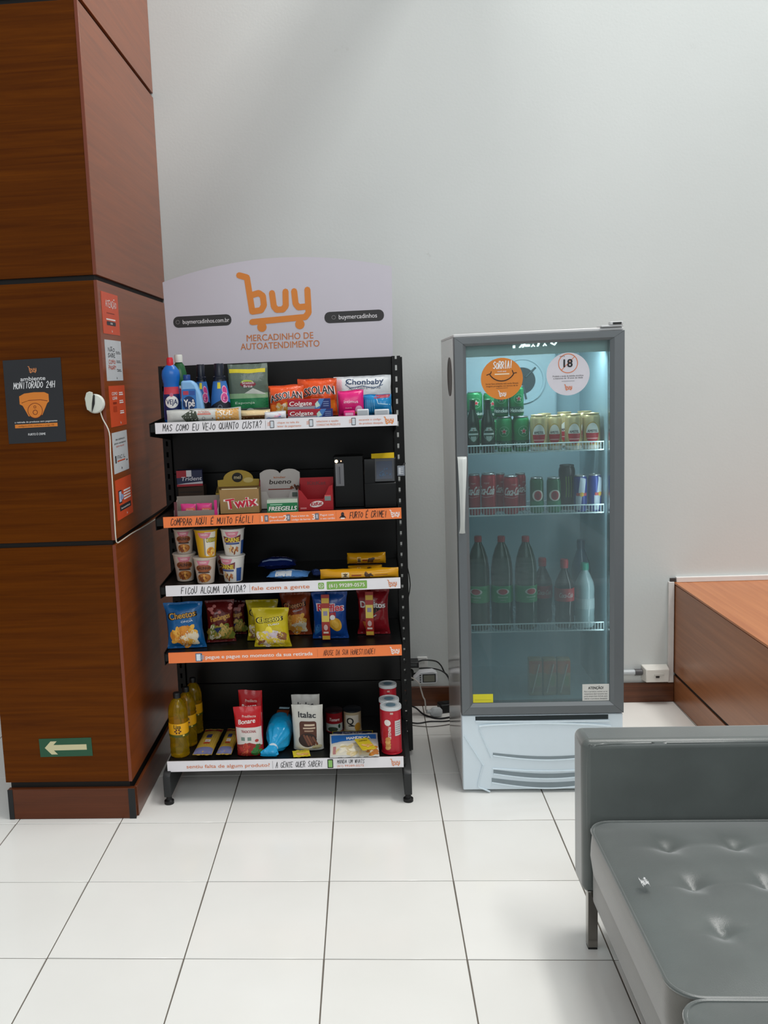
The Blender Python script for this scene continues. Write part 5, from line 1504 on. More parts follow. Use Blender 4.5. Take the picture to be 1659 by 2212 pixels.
def pane_mat():
    m = bpy.data.materials.new('misted_glass'); m.use_nodes = True
    nt = m.node_tree; N = nt.nodes
    for n in list(N): N.remove(n)
    out = N.new('ShaderNodeOutputMaterial')
    tr = N.new('ShaderNodeBsdfTransparent'); tr.inputs[0].default_value = (.78, .86, .86, 1)
    gl = N.new('ShaderNodeBsdfGlossy'); gl.inputs['Roughness'].default_value = .02; gl.inputs['Color'].default_value = (1, 1, 1, 1)
    fn = N.new('ShaderNodeFresnel'); fn.inputs['IOR'].default_value = 1.45
    df = N.new('ShaderNodeBsdfDiffuse'); df.inputs['Color'].default_value = (.27, .35, .365, 1)
    tc = N.new('ShaderNodeNewGeometry'); sp_ = N.new('ShaderNodeSeparateXYZ'); nt.links.new(tc.outputs['Position'], sp_.inputs[0])
    # condensation: thicker towards lower right, streaked; clear at the top and down the left edge
    mz = N.new('ShaderNodeMapRange'); mz.inputs['From Min'].default_value = 1.35; mz.inputs['From Max'].default_value = .42; mz.inputs['To Min'].default_value = .05; mz.inputs['To Max'].default_value = .36
    nt.links.new(sp_.outputs['Z'], mz.inputs['Value'])
    mx_ = N.new('ShaderNodeMapRange'); mx_.inputs['From Min'].default_value = 1.74; mx_.inputs['From Max'].default_value = 2.06; mx_.inputs['To Min'].default_value = .45; mx_.inputs['To Max'].default_value = 1.
    nt.links.new(sp_.outputs['X'], mx_.inputs['Value'])
    mp = N.new('ShaderNodeMapping'); mp.inputs['Scale'].default_value = (55, 55, 4); nt.links.new(tc.outputs['Position'], mp.inputs['Vector'])
    no = N.new('ShaderNodeTexNoise'); no.inputs['Scale'].default_value = 1.; no.inputs['Detail'].default_value = 3; nt.links.new(mp.outputs[0], no.inputs['Vector'])
    nr = N.new('ShaderNodeMapRange'); nr.inputs['From Min'].default_value = .3; nr.inputs['From Max'].default_value = .7; nr.inputs['To Min'].default_value = .88; nr.inputs['To Max'].default_value = 1.08; nt.links.new(no.outputs['Fac'], nr.inputs['Value'])
    a = N.new('ShaderNodeMath'); a.operation = 'MULTIPLY'; nt.links.new(mz.outputs[0], a.inputs[0]); nt.links.new(mx_.outputs[0], a.inputs[1])
    b = N.new('ShaderNodeMath'); b.operation = 'MULTIPLY'; b.use_clamp = True; nt.links.new(a.outputs[0], b.inputs[0]); nt.links.new(nr.outputs[0], b.inputs[1])
    m1 = N.new('ShaderNodeMixShader'); nt.links.new(b.outputs[0], m1.inputs[0]); nt.links.new(tr.outputs[0], m1.inputs[1]); nt.links.new(df.outputs[0], m1.inputs[2])
    m2 = N.new('ShaderNodeMixShader'); nt.links.new(fn.outputs[0], m2.inputs[0]); nt.links.new(m1.outputs[0], m2.inputs[1]); nt.links.new(gl.outputs[0], m2.inputs[2])
    nt.links.new(m2.outputs[0], out.inputs[0])
    return m


pn = MB().box(gx0 + .0005, gx1 - .0005, FY + .014, FY + .018, gz0 + .0005, gz1 - .0005).build('glass_pane', pane_mat(), fr)
# handle
hp = [(1.716, .198, 1.312), (1.716, .184, 1.30), (1.714, .168, 1.23), (1.7125, .166, 1.16), (1.712, .172, 1.09), (1.712, .186, 1.045), (1.712, .199, 1.026)]
hw = [.0165, .0165, .0135, .0105, .0088, .009, .0115]
P = smoothpath([Vector((p[0], p[1], p[2])) for p in hp], 5); Wd = smoothpath([Vector((q, 0, 0)) for q in hw], 5)
v = []
for p, q in zip(P, Wd): v += [(p.x - q.x, p.y + .003, p.z), (p.x, p.y - .005, p.z), (p.x + q.x, p.y + .003, p.z), (p.x, p.y + .008, p.z)]
n = len(P)
MB().add(v, [(4 * i + k, 4 * i + (k + 1) % 4, 4 * i + 4 + (k + 1) % 4, 4 * i + 4 + k) for i in range(n - 1) for k in range(4)] + [(0, 1, 2, 3), (4 * n - 1, 4 * n - 2, 4 * n - 3, 4 * n - 4)]).build('handle', M('#cfd3d0', rough=.25), fr, smooth=True, sub=0)
mb = MB(); mb.box(2.222, 2.300, FY + .006, FY + .075, 1.7575, 1.764); mb.box(2.252, 2.298, FY + .004, FY + .03, 1.7642, 1.776)
mb.build('hinge', M('#c8cacb', rough=.35), fr, bevel=.002)
MB().box(2.262, 2.292, FY + .0025, FY + .0038, 1.7655, 1.773).build('hinge_gap', M('#1a1b1c', rough=.5), fr)
# lower grille panel
KP = M('#dce9f1', rough=.3, var=.02)
KD = M('#87949a', rough=.5)


def kp(x, y): p = at(940 + x * .2532, 1500 + y * .2532, FY + .004); return (p.x, p.z)


MB().box(FX0 + .001, FX1, FY + .012, FY + .05, .012, .312).build('grille_panel', KP, fr, bevel=.004)
x0, zt = kp(345, 195); x1, zb = kp(1480, 216)
MB().box(x0, x1, FY + .0105, FY + .0122, zb, zt).build('top_slot', M('#1f2a2e', rough=.6), fr)
lip = M('#d8e6ee', rough=.22)
def lpath(pts, r, name='moulding'):
    MB().tube(smoothpath([(kp(*p)[0], FY + .0105, kp(*p)[1]) for p in pts], 6), r, 8).build(name, lip, fr, smooth=True)


lpath([(345, 237), (600, 238), (1000, 236), (1490, 230)], .0045)
lpath([(375, 278), (500, 266), (900, 252), (1300, 262), (1500, 278)], .0055)
lpath([(375, 300), (430, 430), (480, 545)], .002); lpath([(250, 362), (330, 485), (410, 610)], .0025); lpath([(410, 612), (385, 700), (370, 790), (420, 815), (470, 836)], .0035)


def slot(xa, xb, ya, yb, sag):
    n = 16; up = []; dn = []
    for i in range(n + 1):
        t = i / n; s = sag * math.sin(math.pi * t); X = xa + (xb - xa) * t
        up.append(kp(X, ya + s)); dn.append(kp(X, yb + s * 1.25))
    MB().pxz(up + dn[::-1], FY + .0108, FY + .0125).build('vent_slot', KD, fr)
    for line, r in ((dn, .0032),):
        MB().tube([(p[0], FY + .0105, p[1]) for p in line], r, 8).build('vent_lip', lip, fr, smooth=True)


slot(495, 1420, 505, 530, 30); slot(500, 1420, 650, 685, 34); slot(485, 1430, 720, 760, 38)
MB().tube([(kp(490 + 58 * i, 640 + 22 * math.sin(math.pi * i / 16))[0], FY + .0105, kp(490 + 58 * i, 640 + 22 * math.sin(math.pi * i / 16))[1]) for i in range(17)], .0035, 8).build('vent_lip', lip, fr, smooth=True)
for xx in (FX0 + .05, FX1 - .05):
    for yy in (FY + .08, FB - .05): MB().lathe([(.018, 0), (.018, .012), (.008, .014), (.008, .032)], 14, c=(xx, yy, .0005)).build('foot', M('#2a2a2a', rough=.6), fr, smooth=True)
# inside: evaporator cover with fan, header, lamp
EV = M('#9db4bd', rough=.35, var=.02)
MB().box(IX0 + .04, IX1 - .1, .66, .7148, 1.40, 1.69).build('evaporator_cover', EV, fr, bevel=.012, bseg=3)
fc = (2.013, .6585, 1.572)
MB().lathe([(.055, 0), (.088, 0), (.094, -.004), (.094, -.008), (.087, -.008), (.083, -.003), (.055, -.003)], 36, cap0=False, cap1=False).build('fan_ring', EV, fr, smooth=True).matrix_local = Matrix.Translation(fc) @ Matrix.Rotation(-math.pi / 2, 4, 'X')
mb = MB(); mb.lathe([(0, 0), (.054, 0), (.054, -.002), (0, -.002)], 28, cap0=False, cap1=False)
o = mb.build('fan_opening', M('#2b3a3e', rough=.6), fr); o.matrix_local = Matrix.Translation(fc) @ Matrix.Rotation(-math.pi / 2, 4, 'X')
for k in range(3):
    an = .75 + k * 2.09
    MB().tube([(fc[0] + .02 * math.cos(an), fc[1] - .006, fc[2] + .02 * math.sin(an)), (fc[0] + .076 * math.cos(an), fc[1] - .006, fc[2] + .076 * math.sin(an))], .004, 8).build('fan_arm', M('#46565a', rough=.5), fr)
MB().box(IX0 + .001, IX1 - .001, FY + .046, FY + .085, 1.672, 1.7205).build('header_box', M('#c6d2ce', rough=.3), fr, bevel=.002)
A = Art(); r_ = random.Random(3)
GLOW = M('#f4ffff', emit=3.2, var=0, name='reflected_glow')  # glowing marks stand in for a reflected row of bright lights
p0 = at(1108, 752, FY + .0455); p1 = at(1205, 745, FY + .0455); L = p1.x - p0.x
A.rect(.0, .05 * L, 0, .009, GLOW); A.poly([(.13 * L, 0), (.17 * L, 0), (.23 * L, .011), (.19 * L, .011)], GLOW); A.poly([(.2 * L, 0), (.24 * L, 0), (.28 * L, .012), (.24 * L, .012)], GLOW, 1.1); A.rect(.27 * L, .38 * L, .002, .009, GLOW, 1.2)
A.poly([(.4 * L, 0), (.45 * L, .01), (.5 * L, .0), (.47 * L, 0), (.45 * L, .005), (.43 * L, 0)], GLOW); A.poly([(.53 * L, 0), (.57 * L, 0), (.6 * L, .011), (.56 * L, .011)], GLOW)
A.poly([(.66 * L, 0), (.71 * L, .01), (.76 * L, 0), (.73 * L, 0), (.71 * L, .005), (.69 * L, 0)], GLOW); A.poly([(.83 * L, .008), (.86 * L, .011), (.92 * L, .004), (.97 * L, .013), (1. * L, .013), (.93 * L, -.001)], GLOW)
A.build('reflection_marks', fr, lambda x, z, o: (p0.x + x, FY + .0455 - o, p0.z + z + .004 * x / L))
area('fridge_side_lamp', (IX1 - .010, FY + .062, .88), (2.0, FY + .32, .88), .015, .95, .7, (.9, .97, 1.0))
MB().box(IX0 + .05, IX1 - .05, FY + .088, FY + .1, 1.684, 1.70).build('lamp', M('#d8f4ff', emit=4., var=0, name='lamp_tube'), fr)
area('fridge_lamp', (2.0, FY + .115, 1.69), (2.0, FY + .32, 1.2), .46, .03, 3.2, (.88, .96, 1.0))

# wire shelves
WIRE = M('#c3d3d6', rough=.3)
FZ = {'A': 1.312, 'B': 1.0745, 'C': .6185}
for k, zf in FZ.items():
    o = MB()
    y0 = .297
    for zz in (zf - .001, zf + .029): o.tube([(IX0 + .006, y0, zz), (IX1 - .006, y0, zz)], .0028, 6)
    for i in range(47): o.tube([(IX0 + .012 + i * .0109, y0, zf - .001), (IX0 + .012 + i * .0109, y0, zf + .029)], .0012, 5)
    for i in range(24): o.tube([(IX0 + .012 + i * .0214, y0, zf - .004), (IX0 + .012 + i * .0214, .69, zf - .004)], .0014, 5)
    for yy in (.42, .56, .69): o.tube([(IX0 + .004, yy, zf - .0078), (IX1 - .004, yy, zf - .0078)], .0024, 6)
    o.build('wire_shelf', WIRE, fr, smooth=True)
FS = {k: v - .0022 for k, v in FZ.items()}
FS['D'] = IZ0 + .0005


# stickers on the glass
GY = FY + .0138


def disc(px, py, r, label, mat, fn):
    p = at(px, py, GY)
    t = thing('round_sticker', label, 'sticker', (p.x, GY - .0002, p.z))
    MB().lathe([(0, -.0003), (r, -.0003), (r, .0003), (0, .0003)], 48, cap0=False, cap1=False).build('disc', mat, t).rotation_euler = (math.pi / 2, 0, 0)
    A = Art(); fn(A, r); A.build('print', t, front(-.0004))


def d1(A, r):
    A.hand('SORRIA!', -.42 * r, .48 * r, .34 * r, .92 * r, WI, sw=.0032, rot=.04)
    A.text('você está', 0, .32 * r, .07 * r, WI, w=.42 * r, bold=.02); A.rect(-.34 * r, .36 * r, .19 * r, .25 * r, ink('#f0d9b8'))
    A.ring(0, .55 * r, .66 * r, .0036, ink('#26150c'), 1, a0=210, a1=330, n=18); A.line([(-.72 * r, .2 * r), (-.52 * r, .27 * r), (-.5 * r, .36 * r)], .003, ink('#26150c')); A.line([(.7 * r, .26 * r), (.55 * r, .24 * r), (.5 * r, .38 * r)], .003, ink('#26150c'))
    A.text('Sorria! Este ambiente está sendo filmado', 0, -.27 * r, .075 * r, ink('#3a2210'), w=1.56 * r); A.text('imagens protegidas nos termos da lei', 0, -.38 * r, .07 * r, ink('#3a2210'), w=1.5 * r); A.rect(-.28 * r, .28 * r, -.46 * r, -.44 * r, ink('#8a5a2a'))
    A.logo(0, -.72 * r, .32 * r, WI)


def d2(A, r):
    A.ring(.0, .5 * r, .44 * r, .0026, ink('#d8743a')); A.text('18', 0, .33 * r, .36 * r, BLACK, l=2, bold=.04); A.line([(-.3 * r, .2 * r), (.3 * r, .8 * r)], .0022, ink('#d8743a'), 1); A.text('para', -.26 * r, .82 * r, .06 * r, IB, w=.22 * r)
    A.text('Proibida a venda de bebidas alcoólicas', 0, -.12 * r, .075 * r, IB, w=1.42 * r); A.text('a menores de 18 anos de idade', 0, -.22 * r, .075 * r, IB, w=1.36 * r); A.rect(-.3 * r, .3 * r, -.34 * r, -.32 * r, ink('#8a8a90')); A.logo(0, -.62 * r, .3 * r, ink('#d8743a'))


disc(1084, 818, .0755, 'round orange sticker with a smile drawing on the fridge glass', M('#d9832f', rough=.4), d1)
disc(1227, 808, .077, 'round white sticker with the number 18 on the fridge glass', M('#d5d2da', rough=.4), d2)
for (xa, ya, xb, yb), lab, mt, fn_ in (((1022, 1502, 1065, 1521), 'small yellow sticker at the bottom left of the fridge glass', '#d8cf2e', 0), ((1258, 1481, 1319, 1518), 'white warning label at the bottom right of the fridge glass', '#d5d5d0', 1)):
    a, b_ = at(xa, yb, GY), at(xb, ya, GY); w, h = b_.x - a.x, b_.z - a.z
    a.x = max(a.x, gx0 + .001); a.z = max(a.z, gz0 + .001)
    w = min(w, gx1 - .001 - a.x)
    t = thing('glass_label', lab, 'sticker', (a.x, GY - .0002, a.z))
    MB().box(0, w, -.0004, .0003, 0, h).build('label', M(mt, rough=.4), t)
    A = Art()
    if fn_:
        A.text('ATENÇÃO!', .5 * w, .7 * h, .15 * h, BLACK, bold=.03, w=.56 * w)
        for q, s_ in enumerate(('Para o produto manter-se na', 'temperatura ideal mantenha esta', 'porta sempre bem fechada após', 'retirar o produto desejado')): A.text(s_, .5 * w, (.52 - .14 * q) * h, .085 * h, ink('#55565a'), w=.86 * w)
    else:
        A.rect(.1 * w, .9 * w, .3 * h, .36 * h, ink('#c2b92a'))
    A.build('print', t, front(-.0004))

# ------------------------------------------------------------------ drinks in the fridge
ALU = M('#b8bcbe', rough=.3, metal=.8)
GOLD = M('#c4b184', rough=.32, metal=.45)


def drink_can(x0, x1, yt, yb, Y, zs, label, group, body, lid, art, rz=0., slim=False):
    x, z, w, h = place(x0, x1, yt, yb, Y, zs)
    t = thing('drink_can', label, 'can', (x, Y, z + .0006), rz, group)
    f = can(t, w, h, body, lid)
    A = Art(); art(A, w / 2, h); A.build('print', t, f, sub=.008)
    return z + h


def star(A, x, z, r, m, l=2):
    A.poly([(x + (r if i % 2 == 0 else r * .42) * math.sin(i * math.pi / 5), z + (r if i % 2 == 0 else r * .42) * math.cos(i * math.pi / 5)) for i in range(10)], m, l)


def hein(A, R, h):
    A.rect(-1.5 * R, 1.5 * R, .1 * h, .32 * h, ink('#14503a'), 0); A.text('Heineken', 0, .14 * h, .12 * h, ink('#d6e0d8'), l=2, bold=.03, w=2.1 * R); star(A, .1 * R, .58 * h, .42 * R, ink('#c9d2cc'), 1); star(A, .1 * R, .58 * h, .32 * R, ink('#b3202e'), 2)
    A.ring(.1 * R, .58 * h, .62 * R, .001, ink('#8ac29a'), 1, n=20)


def amstel(A, R, h):
    A.ell(0, .45 * h, .8 * R, .32 * h, ink('#b9964a'), 1); A.ell(0, .45 * h, .74 * R, .29 * h, ink('#d6d2ca'), 2); A.poly([(-.73 * R, .46 * h)] + [(.74 * R * math.cos(a), .45 * h + .29 * h * math.sin(a)) for a in [math.pi + k * math.pi / 10 for k in range(11)]] + [(.73 * R, .46 * h)], ink('#a81f2c'), 3)
    A.text('AMSTEL', 0, .48 * h, .07 * h, ink('#3a3032'), l=4, bold=.03, w=1.1 * R); A.rect(-.6 * R, .6 * R, .3 * h, .32 * h, ink('#d8a8a4'), 4); A.rect(-1.5 * R, 1.5 * R, 0.02 * h, .12 * h, ink('#c9c4bb'), .5)


def cola(A, R, h):
    A.text('Coca-Cola', .0, .5 * h, .2 * h, ink('#e0d2d0'), l=2, bold=.04, w=2.3 * R, shear=.25); A.line([(-1.2 * R, .46 * h), (0, .43 * h), (1.2 * R, .47 * h)], .0012, ink('#d8bcb8'), 1); A.text('original', .2 * R, .76 * h, .045 * h, ink('#d8b4b0'), w=.7 * R)


def guarana(A, R, h):
    A.rect(-1.6 * R, 1.6 * R, .02 * h, .34 * h, ink('#1a7a52'), .5); A.ell(.0, .5 * h, .85 * R, .16 * h, ink('#d0cac0'), 1); A.ell(.0, .5 * h, .55 * R, .13 * h, ink('#a8202e'), 2); A.ell(.0, .5 * h, .3 * R, .08 * h, ink('#7c1620'), 3)


GREENC, REDC = M('#1d7a45', rough=.28, metal=.2), M('#a81826', rough=.3, metal=.2)
gh = 'green beer cans on the top fridge shelf'
Y = .368
zt2 = drink_can(1073, 1107, 900, 966, Y, FS['A'], 'green beer can at the bottom of the left stack behind the glass', gh, GREENC, ALU, hein, -.3)
zt3 = drink_can(1107, 1143, 899, 966, Y, FS['A'], 'green beer can at the bottom of the right stack behind the glass', gh, GREENC, ALU, hein, .1)
zt2 = max(zt2, zt3) + .0005
drink_can(1067, 1098, 834, 900, Y, zt2, 'green beer can on top of the left stack, half under the orange sticker', gh, GREENC, ALU, hein, -.2)
drink_can(1099, 1131, 834, 900, Y, zt2, 'green beer can on top of the right stack, below the orange sticker', gh, GREENC, ALU, hein, .1)
zq = drink_can(1008, 1042, 905, 960, .47, FS['A'], 'green beer can at the back of the top fridge shelf, under another', gh, GREENC, ALU, hein)
drink_can(1008, 1042, 846, 905, .47, zq, 'green beer can stacked at the back left behind the green bottles', gh, GREENC, ALU, hein)
zq = drink_can(1044, 1077, 905, 960, .47, FS['A'], 'green beer can at the back, second from the left, under another', gh, GREENC, ALU, hein)
drink_can(1044, 1077, 848, 905, .47, zq, 'green beer can stacked at the back behind the second green bottle', gh, GREENC, ALU, hein)
ga = 'gold topped beer cans on the top fridge shelf'
for (x0, x1, yt, Y, lab) in ((1145, 1182, 896, .345, 'leftmost gold topped beer can, next to the green cans'), (1181, 1213, 897, .375, 'second gold topped beer can from the left, set slightly back'), (1220, 1256, 894, .345, 'third gold topped beer can from the left'), (1258, 1296, 892, .345, 'rightmost gold topped beer can on the top fridge shelf')):
    drink_can(x0, x1, yt, 962, Y, FS['A'], lab, ga, GOLD, GOLD, amstel, rnd.uniform(-.15, .15))
for (x0, x1, yt, lab) in ((1160, 1192, 893, 'gold topped beer can at the back left of the gold row'), (1202, 1236, 890, 'gold topped beer can at the back middle of the gold row'), (1246, 1280, 888, 'gold topped beer can at the back right of the gold row')):
    drink_can(x0, x1, yt, 955, .47, FS['A'], lab, ga, GOLD, GOLD, amstel)
DKG = M('#0e2a1c', rough=.1, var=0, name='dark_glass')
for (x0, x1, lab) in ((1007, 1036, 'left dark green beer bottle with a silver label on the top fridge shelf'), (1036, 1073, 'right dark green beer bottle with a silver label on the top fridge shelf')):
    Y = .331
    x, z, w, h = place(x0, x1, 862, 964, Y, FS['A']); w = min(w, .052); x = max(x - .001, IX0 + w / 2 + .002)
    t = thing('beer_bottle', lab, 'bottle', (x, Y, z + .0006), 0, 'green beer bottles in the fridge')
    pr = prof([(.9, 0), (1, .02), (1, .55), (.9, .64), (.5, .76), (.44, .82), (.42, .95), (.46, .955), (.46, .97)], w, h)
    bottle(t, pr, DKG, prof([(.48, .965), (.5, .99), (.42, 1.), (0, 1.)], w, h), M('#1f6a3c', rough=.3))
    A = Art(); R = w / 2
    A.ell(0, .36 * h, .8 * R, .15 * h, ink('#17452f')); A.ring(0, .36 * h, .78 * R, .0012, ink('#9fb0a4'), 1); A.poly([(-.5 * R, .42 * h), (.5 * R, .42 * h), (.3 * R, .48 * h), (-.3 * R, .48 * h)], ink('#b9c4bc'), 1); A.rect(-.76 * R, .76 * R, .345 * h, .375 * h, ink('#c9d2cc'), 2); A.poly([(-.42 * R, .32 * h), (.42 * R, .32 * h), (.34 * R, .25 * h), (0, .22 * h), (-.34 * R, .25 * h)], ink('#a9b6ac'), 1); star(A, 0, .44 * h, .14 * R, ink('#8a2430'), 3)
    A.build('label', t, cyl(interp(pr)), sub=.008)

gc = 'red cola cans on the second fridge shelf'
for (x0, x1, yt, Y, lab, rz) in ((1012, 1038, 1024, .34, 'red cola can at the far left, cut off by the door frame', -.5), (1039, 1072, 1022, .34, 'red cola can second from the left, in the front row', -.6), (1087, 1120, 1027, .34, 'red cola can third from the left, in the front row', .1), (1070, 1092, 1022, .42, 'red cola can in the second row between the two front cans', 0), (1112, 1136, 1022, .42, 'red cola can in the second row at the right of the red cans', .3)):
    x, z, w, h = place(x0, x1, yt, 1104, Y, FS['B']); 
    drink_can(x0, x1, yt, 1104, Y, FS['B'], lab, gc, REDC, ALU, cola, rz)
for (x0, x1, lab) in ((1145, 1174, 'left green soda can with a red emblem on the second fridge shelf'), (1181, 1211, 'right green soda can with a red emblem on the second fridge shelf')):
    drink_can(x0, x1, 1031, 1102, .345, FS['B'], lab, 'green soda cans on the second fridge shelf', M('#1c5a38', rough=.3, metal=.2), ALU, guarana)


def monster(A, R, h):
    for q in (-.3, 0, .3): A.line([(q * R, .75 * h), ((q + .05) * R, .5 * h), (q * R, .3 * h)], .003, ink('#6f8f2a'), 1)


def bull(A, R, h):
    A.poly([(-.2 * R, .95 * h), (.7 * R, .9 * h), (.4 * R, .5 * h), (-.5 * R, .5 * h)], ink('#a9b2bd'), 1); A.poly([(-.9 * R, .45 * h), (.1 * R, .5 * h), (-.2 * R, .05 * h), (-.9 * R, .05 * h)], ink('#a9b2bd'), 1); A.rect(-.8 * R, .8 * R, .44 * h, .52 * h, ink('#a8323a'), 2); A.ell(0, .48 * h, .3 * R, .06 * h, ink('#c9a43a'), 3)


drink_can(1207, 1242, 1004, 1101, .40, FS['B'], 'tall black energy drink can with green stripes on the second fridge shelf', 'energy drink cans', M('#14181a', rough=.3), M('#3c4042', rough=.3, metal=.6), monster)
drink_can(1239, 1268, 1026, 1100, .345, FS['B'], 'left blue and silver energy drink can on the second fridge shelf', 'energy drink cans', M('#20357c', rough=.3, metal=.2), ALU, bull)
drink_can(1270, 1299, 1024, 1098, .345, FS['B'], 'right blue and silver energy drink can on the second fridge shelf', 'energy drink cans', M('#20357c', rough=.3, metal=.2), ALU, bull, .6)

PETG = M('#123528', rough=.12, var=0, name='green_bottle')
PETK = M('#1c1214', rough=.12, var=0, name='cola_bottle')
LP = [(.84, 0), (.96, .02), (1, .06), (.97, .2), (1, .3), (1, .46), (.97, .5), (1, .56), (.98, .66), (.86, .76), (.6, .865), (.36, .92), (.3, .945)]
for (xc, lab, rz) in ((1034, 'left large green soda bottle on the third fridge shelf', -.4), (1084, 'middle large green soda bottle on the third fridge shelf', -.05), (1136, 'right large green soda bottle on the third fridge shelf', .35)):
    Y = .36
    x, z, w, h = place(xc - 23.5, xc + 23.5, 1158, 1356, Y, FS['C'])
    x = max(x, IX0 + w / 2 + .002)
    t = thing('soda_bottle', lab, 'bottle', (x, Y, z + .0006), rz, 'large green soda bottles')
    pr = prof(LP, w, h)
    bottle(t, pr, PETG, prof([(.34, .94), (.35, .985), (.31, 1.), (0, 1.)], w, h), M('#a01c28', rough=.35))
    A = Art(); R = w / 2
    A.rect(-3 * R, 3 * R, .3 * h, .48 * h, ink('#1f8a4c')); A.ell(0, .42 * h, .6 * R, .034 * h, ink('#d8d2c8'), 1); A.ell(0, .42 * h, .42 * R, .03 * h, ink('#b81f2e'), 2); A.text('Guaraná', 0, .355 * h, .016 * h, ink('#d2ddd2'), l=2, bold=.03, w=.9 * R); A.text('2 litros', 0, .325 * h, .012 * h, ink('#c2cdc2'), l=2, w=.5 * R)
    A.build('label', t, cyl(interp(pr)), sub=.01)
for (xc, yt, lab) in ((1172, 1205, 'left dark cola bottle with a red label on the third fridge shelf'), (1219, 1208, 'right dark cola bottle with a red label on the third fridge shelf')):
    Y = .36 if xc > 1200 else .43
    x, z, w, h = place(xc - 21, xc + 21, yt, 1354, Y, FS['C'])
    t = thing('cola_bottle', lab, 'bottle', (x, Y, z + .0006), 0, 'dark cola bottles')
    pr = prof([(.8, 0), (.94, .03), (.98, .12), (.9, .25), (1, .4), (1, .58), (.9, .66), (.55, .78), (.34, .84), (.32, .88)], w, h)
    bottle(t, pr, PETK, prof([(.4, .875), (.42, .97), (.36, 1.), (0, 1.)], w, h), M('#b5222c', rough=.35))
    A = Art(); R = w / 2; A.rect(-3 * R, 3 * R, .4 * h, .59 * h, ink('#b3212b')); A.text('Coca-Cola', 0, .46 * h, .07 * h, ink('#dcbcb8'), l=2, bold=.03, w=1.5 * R, shear=.2); A.build('label', t, cyl(interp(pr)), sub=.01)
for (xc, hw_, yt, Y, lab, c_, capc) in ((1263, 21, 1216, .36, 'clear water bottle with a green cap on the third fridge shelf', '#93a8ac', '#1c8a72'), (1286, 20, 1165, .52, 'tall dark blue bottle at the back right of the third fridge shelf', '#2c4258', '#22344c')):
    x, z, w, h = place(xc - hw_, xc + hw_, yt, 1352, Y, FS['C'])
    x = min(x, IX1 - w / 2 - .004)
    t = thing('water_bottle', lab, 'bottle', (x, Y, z + .0006), 0)
    pr = prof([(.84, 0), (1, .03), (.96, .1), (1, .14), (.95, .2), (1, .26), (.97, .5), (1, .6), (.9, .7), (.5, .84), (.38, .87), (.36, .9)], w, h)
    bottle(t, pr, M(c_, rough=.12, var=.04), prof([(.42, .895), (.43, .97), (.38, 1.), (0, 1.)], w, h), M(capc, rough=.35))
    A = Art(); A.rect(-w, w, .3 * h, .46 * h, ink('#a8b8bc' if yt > 1200 else '#34506c')); A.build('label', t, cyl(interp(pr)), sub=.01)
for q, (x0, x1, lab) in enumerate(((1143, 1171, 'left of three small juice cartons at the bottom of the fridge'), (1174, 1202, 'middle of three small juice cartons at the bottom of the fridge'), (1204, 1232, 'right of three small juice cartons at the bottom of the fridge'))):
    x, z, w, h = place(x0, x1, 1424, 1496, .335, FS['D'])
    t = thing('juice_carton', lab, 'carton', (x, .335, z + .0006), (0, .05, -.03)[q], 'small juice cartons at the bottom of the fridge')
    pbox(t, w, h, .036, M('#a08a62', rough=.35), bevel=.002)
    A = Art(); A.rect(-.5 * w, .5 * w, .62 * h, .95 * h, ink('#b4552c')); A.ell(-.1 * w, .72 * h, .34 * w, .14 * h, ink('#c46a34'), 1); A.rect(-.45 * w, .45 * w, .1 * h, .22 * h, ink('#8a6a48')); A.ell(.2 * w, .4 * h, .2 * w, .14 * h, ink('#7d8a4a'), 1); A.build('print', t, front())
    MB().tube([(-.26 * w, -.003, .08 * h), (.28 * w, -.003, .86 * h)], .0022, 8).build('straw', M('#d8d0c4', rough=.35), t, smooth=True)

# ------------------------------------------------------------------ plugs and cables between rack and fridge
p = at(884, 1432, 1.12); t = thing('power_adapter', 'black power adapter plugged in at the wall behind the rack', 'adapter', (1.553, 1.10, .232))
MB().box(-.035, .03, -.02, .05, -.012, .016).build('body', M('#1b1c1e', rough=.45), t, bevel=.004)
MB().box(-.03, .02, -.022, -.0202, -.002, .01).build('top_face', M('#4a4c4e', rough=.4), t)
t = thing('power_adapter', 'upright black power adapter with a grey label beside the first one', 'adapter', (1.538, 1.10, .16), .2)
MB().box(-.016, .018, -.015, .02, -.006, .045).build('body', M('#17181a', rough=.45), t, bevel=.003)
MB().box(-.012, .004, -.0165, -.0152, .0, .036).build('label', M('#8b8d90', rough=.5), t)
MB().tube([(.018, .0, .02), (.04, .0, .022)], .008, 10).build('plug', M('#141516', rough=.5), t, smooth=True)
t = thing('wall_socket', 'small white wall socket plate behind the black adapters', 'socket', (1.605, WB - .0005, .225))
MB().box(-.026, .024, -.010, 0, -.03, .022).build('plate', M('#dedfdd', rough=.35), t, bevel=.003)
MB().box(-.012, .01, -.0115, -.0102, -.012, .006).build('insert', M('#c4c6c4', rough=.4), t)
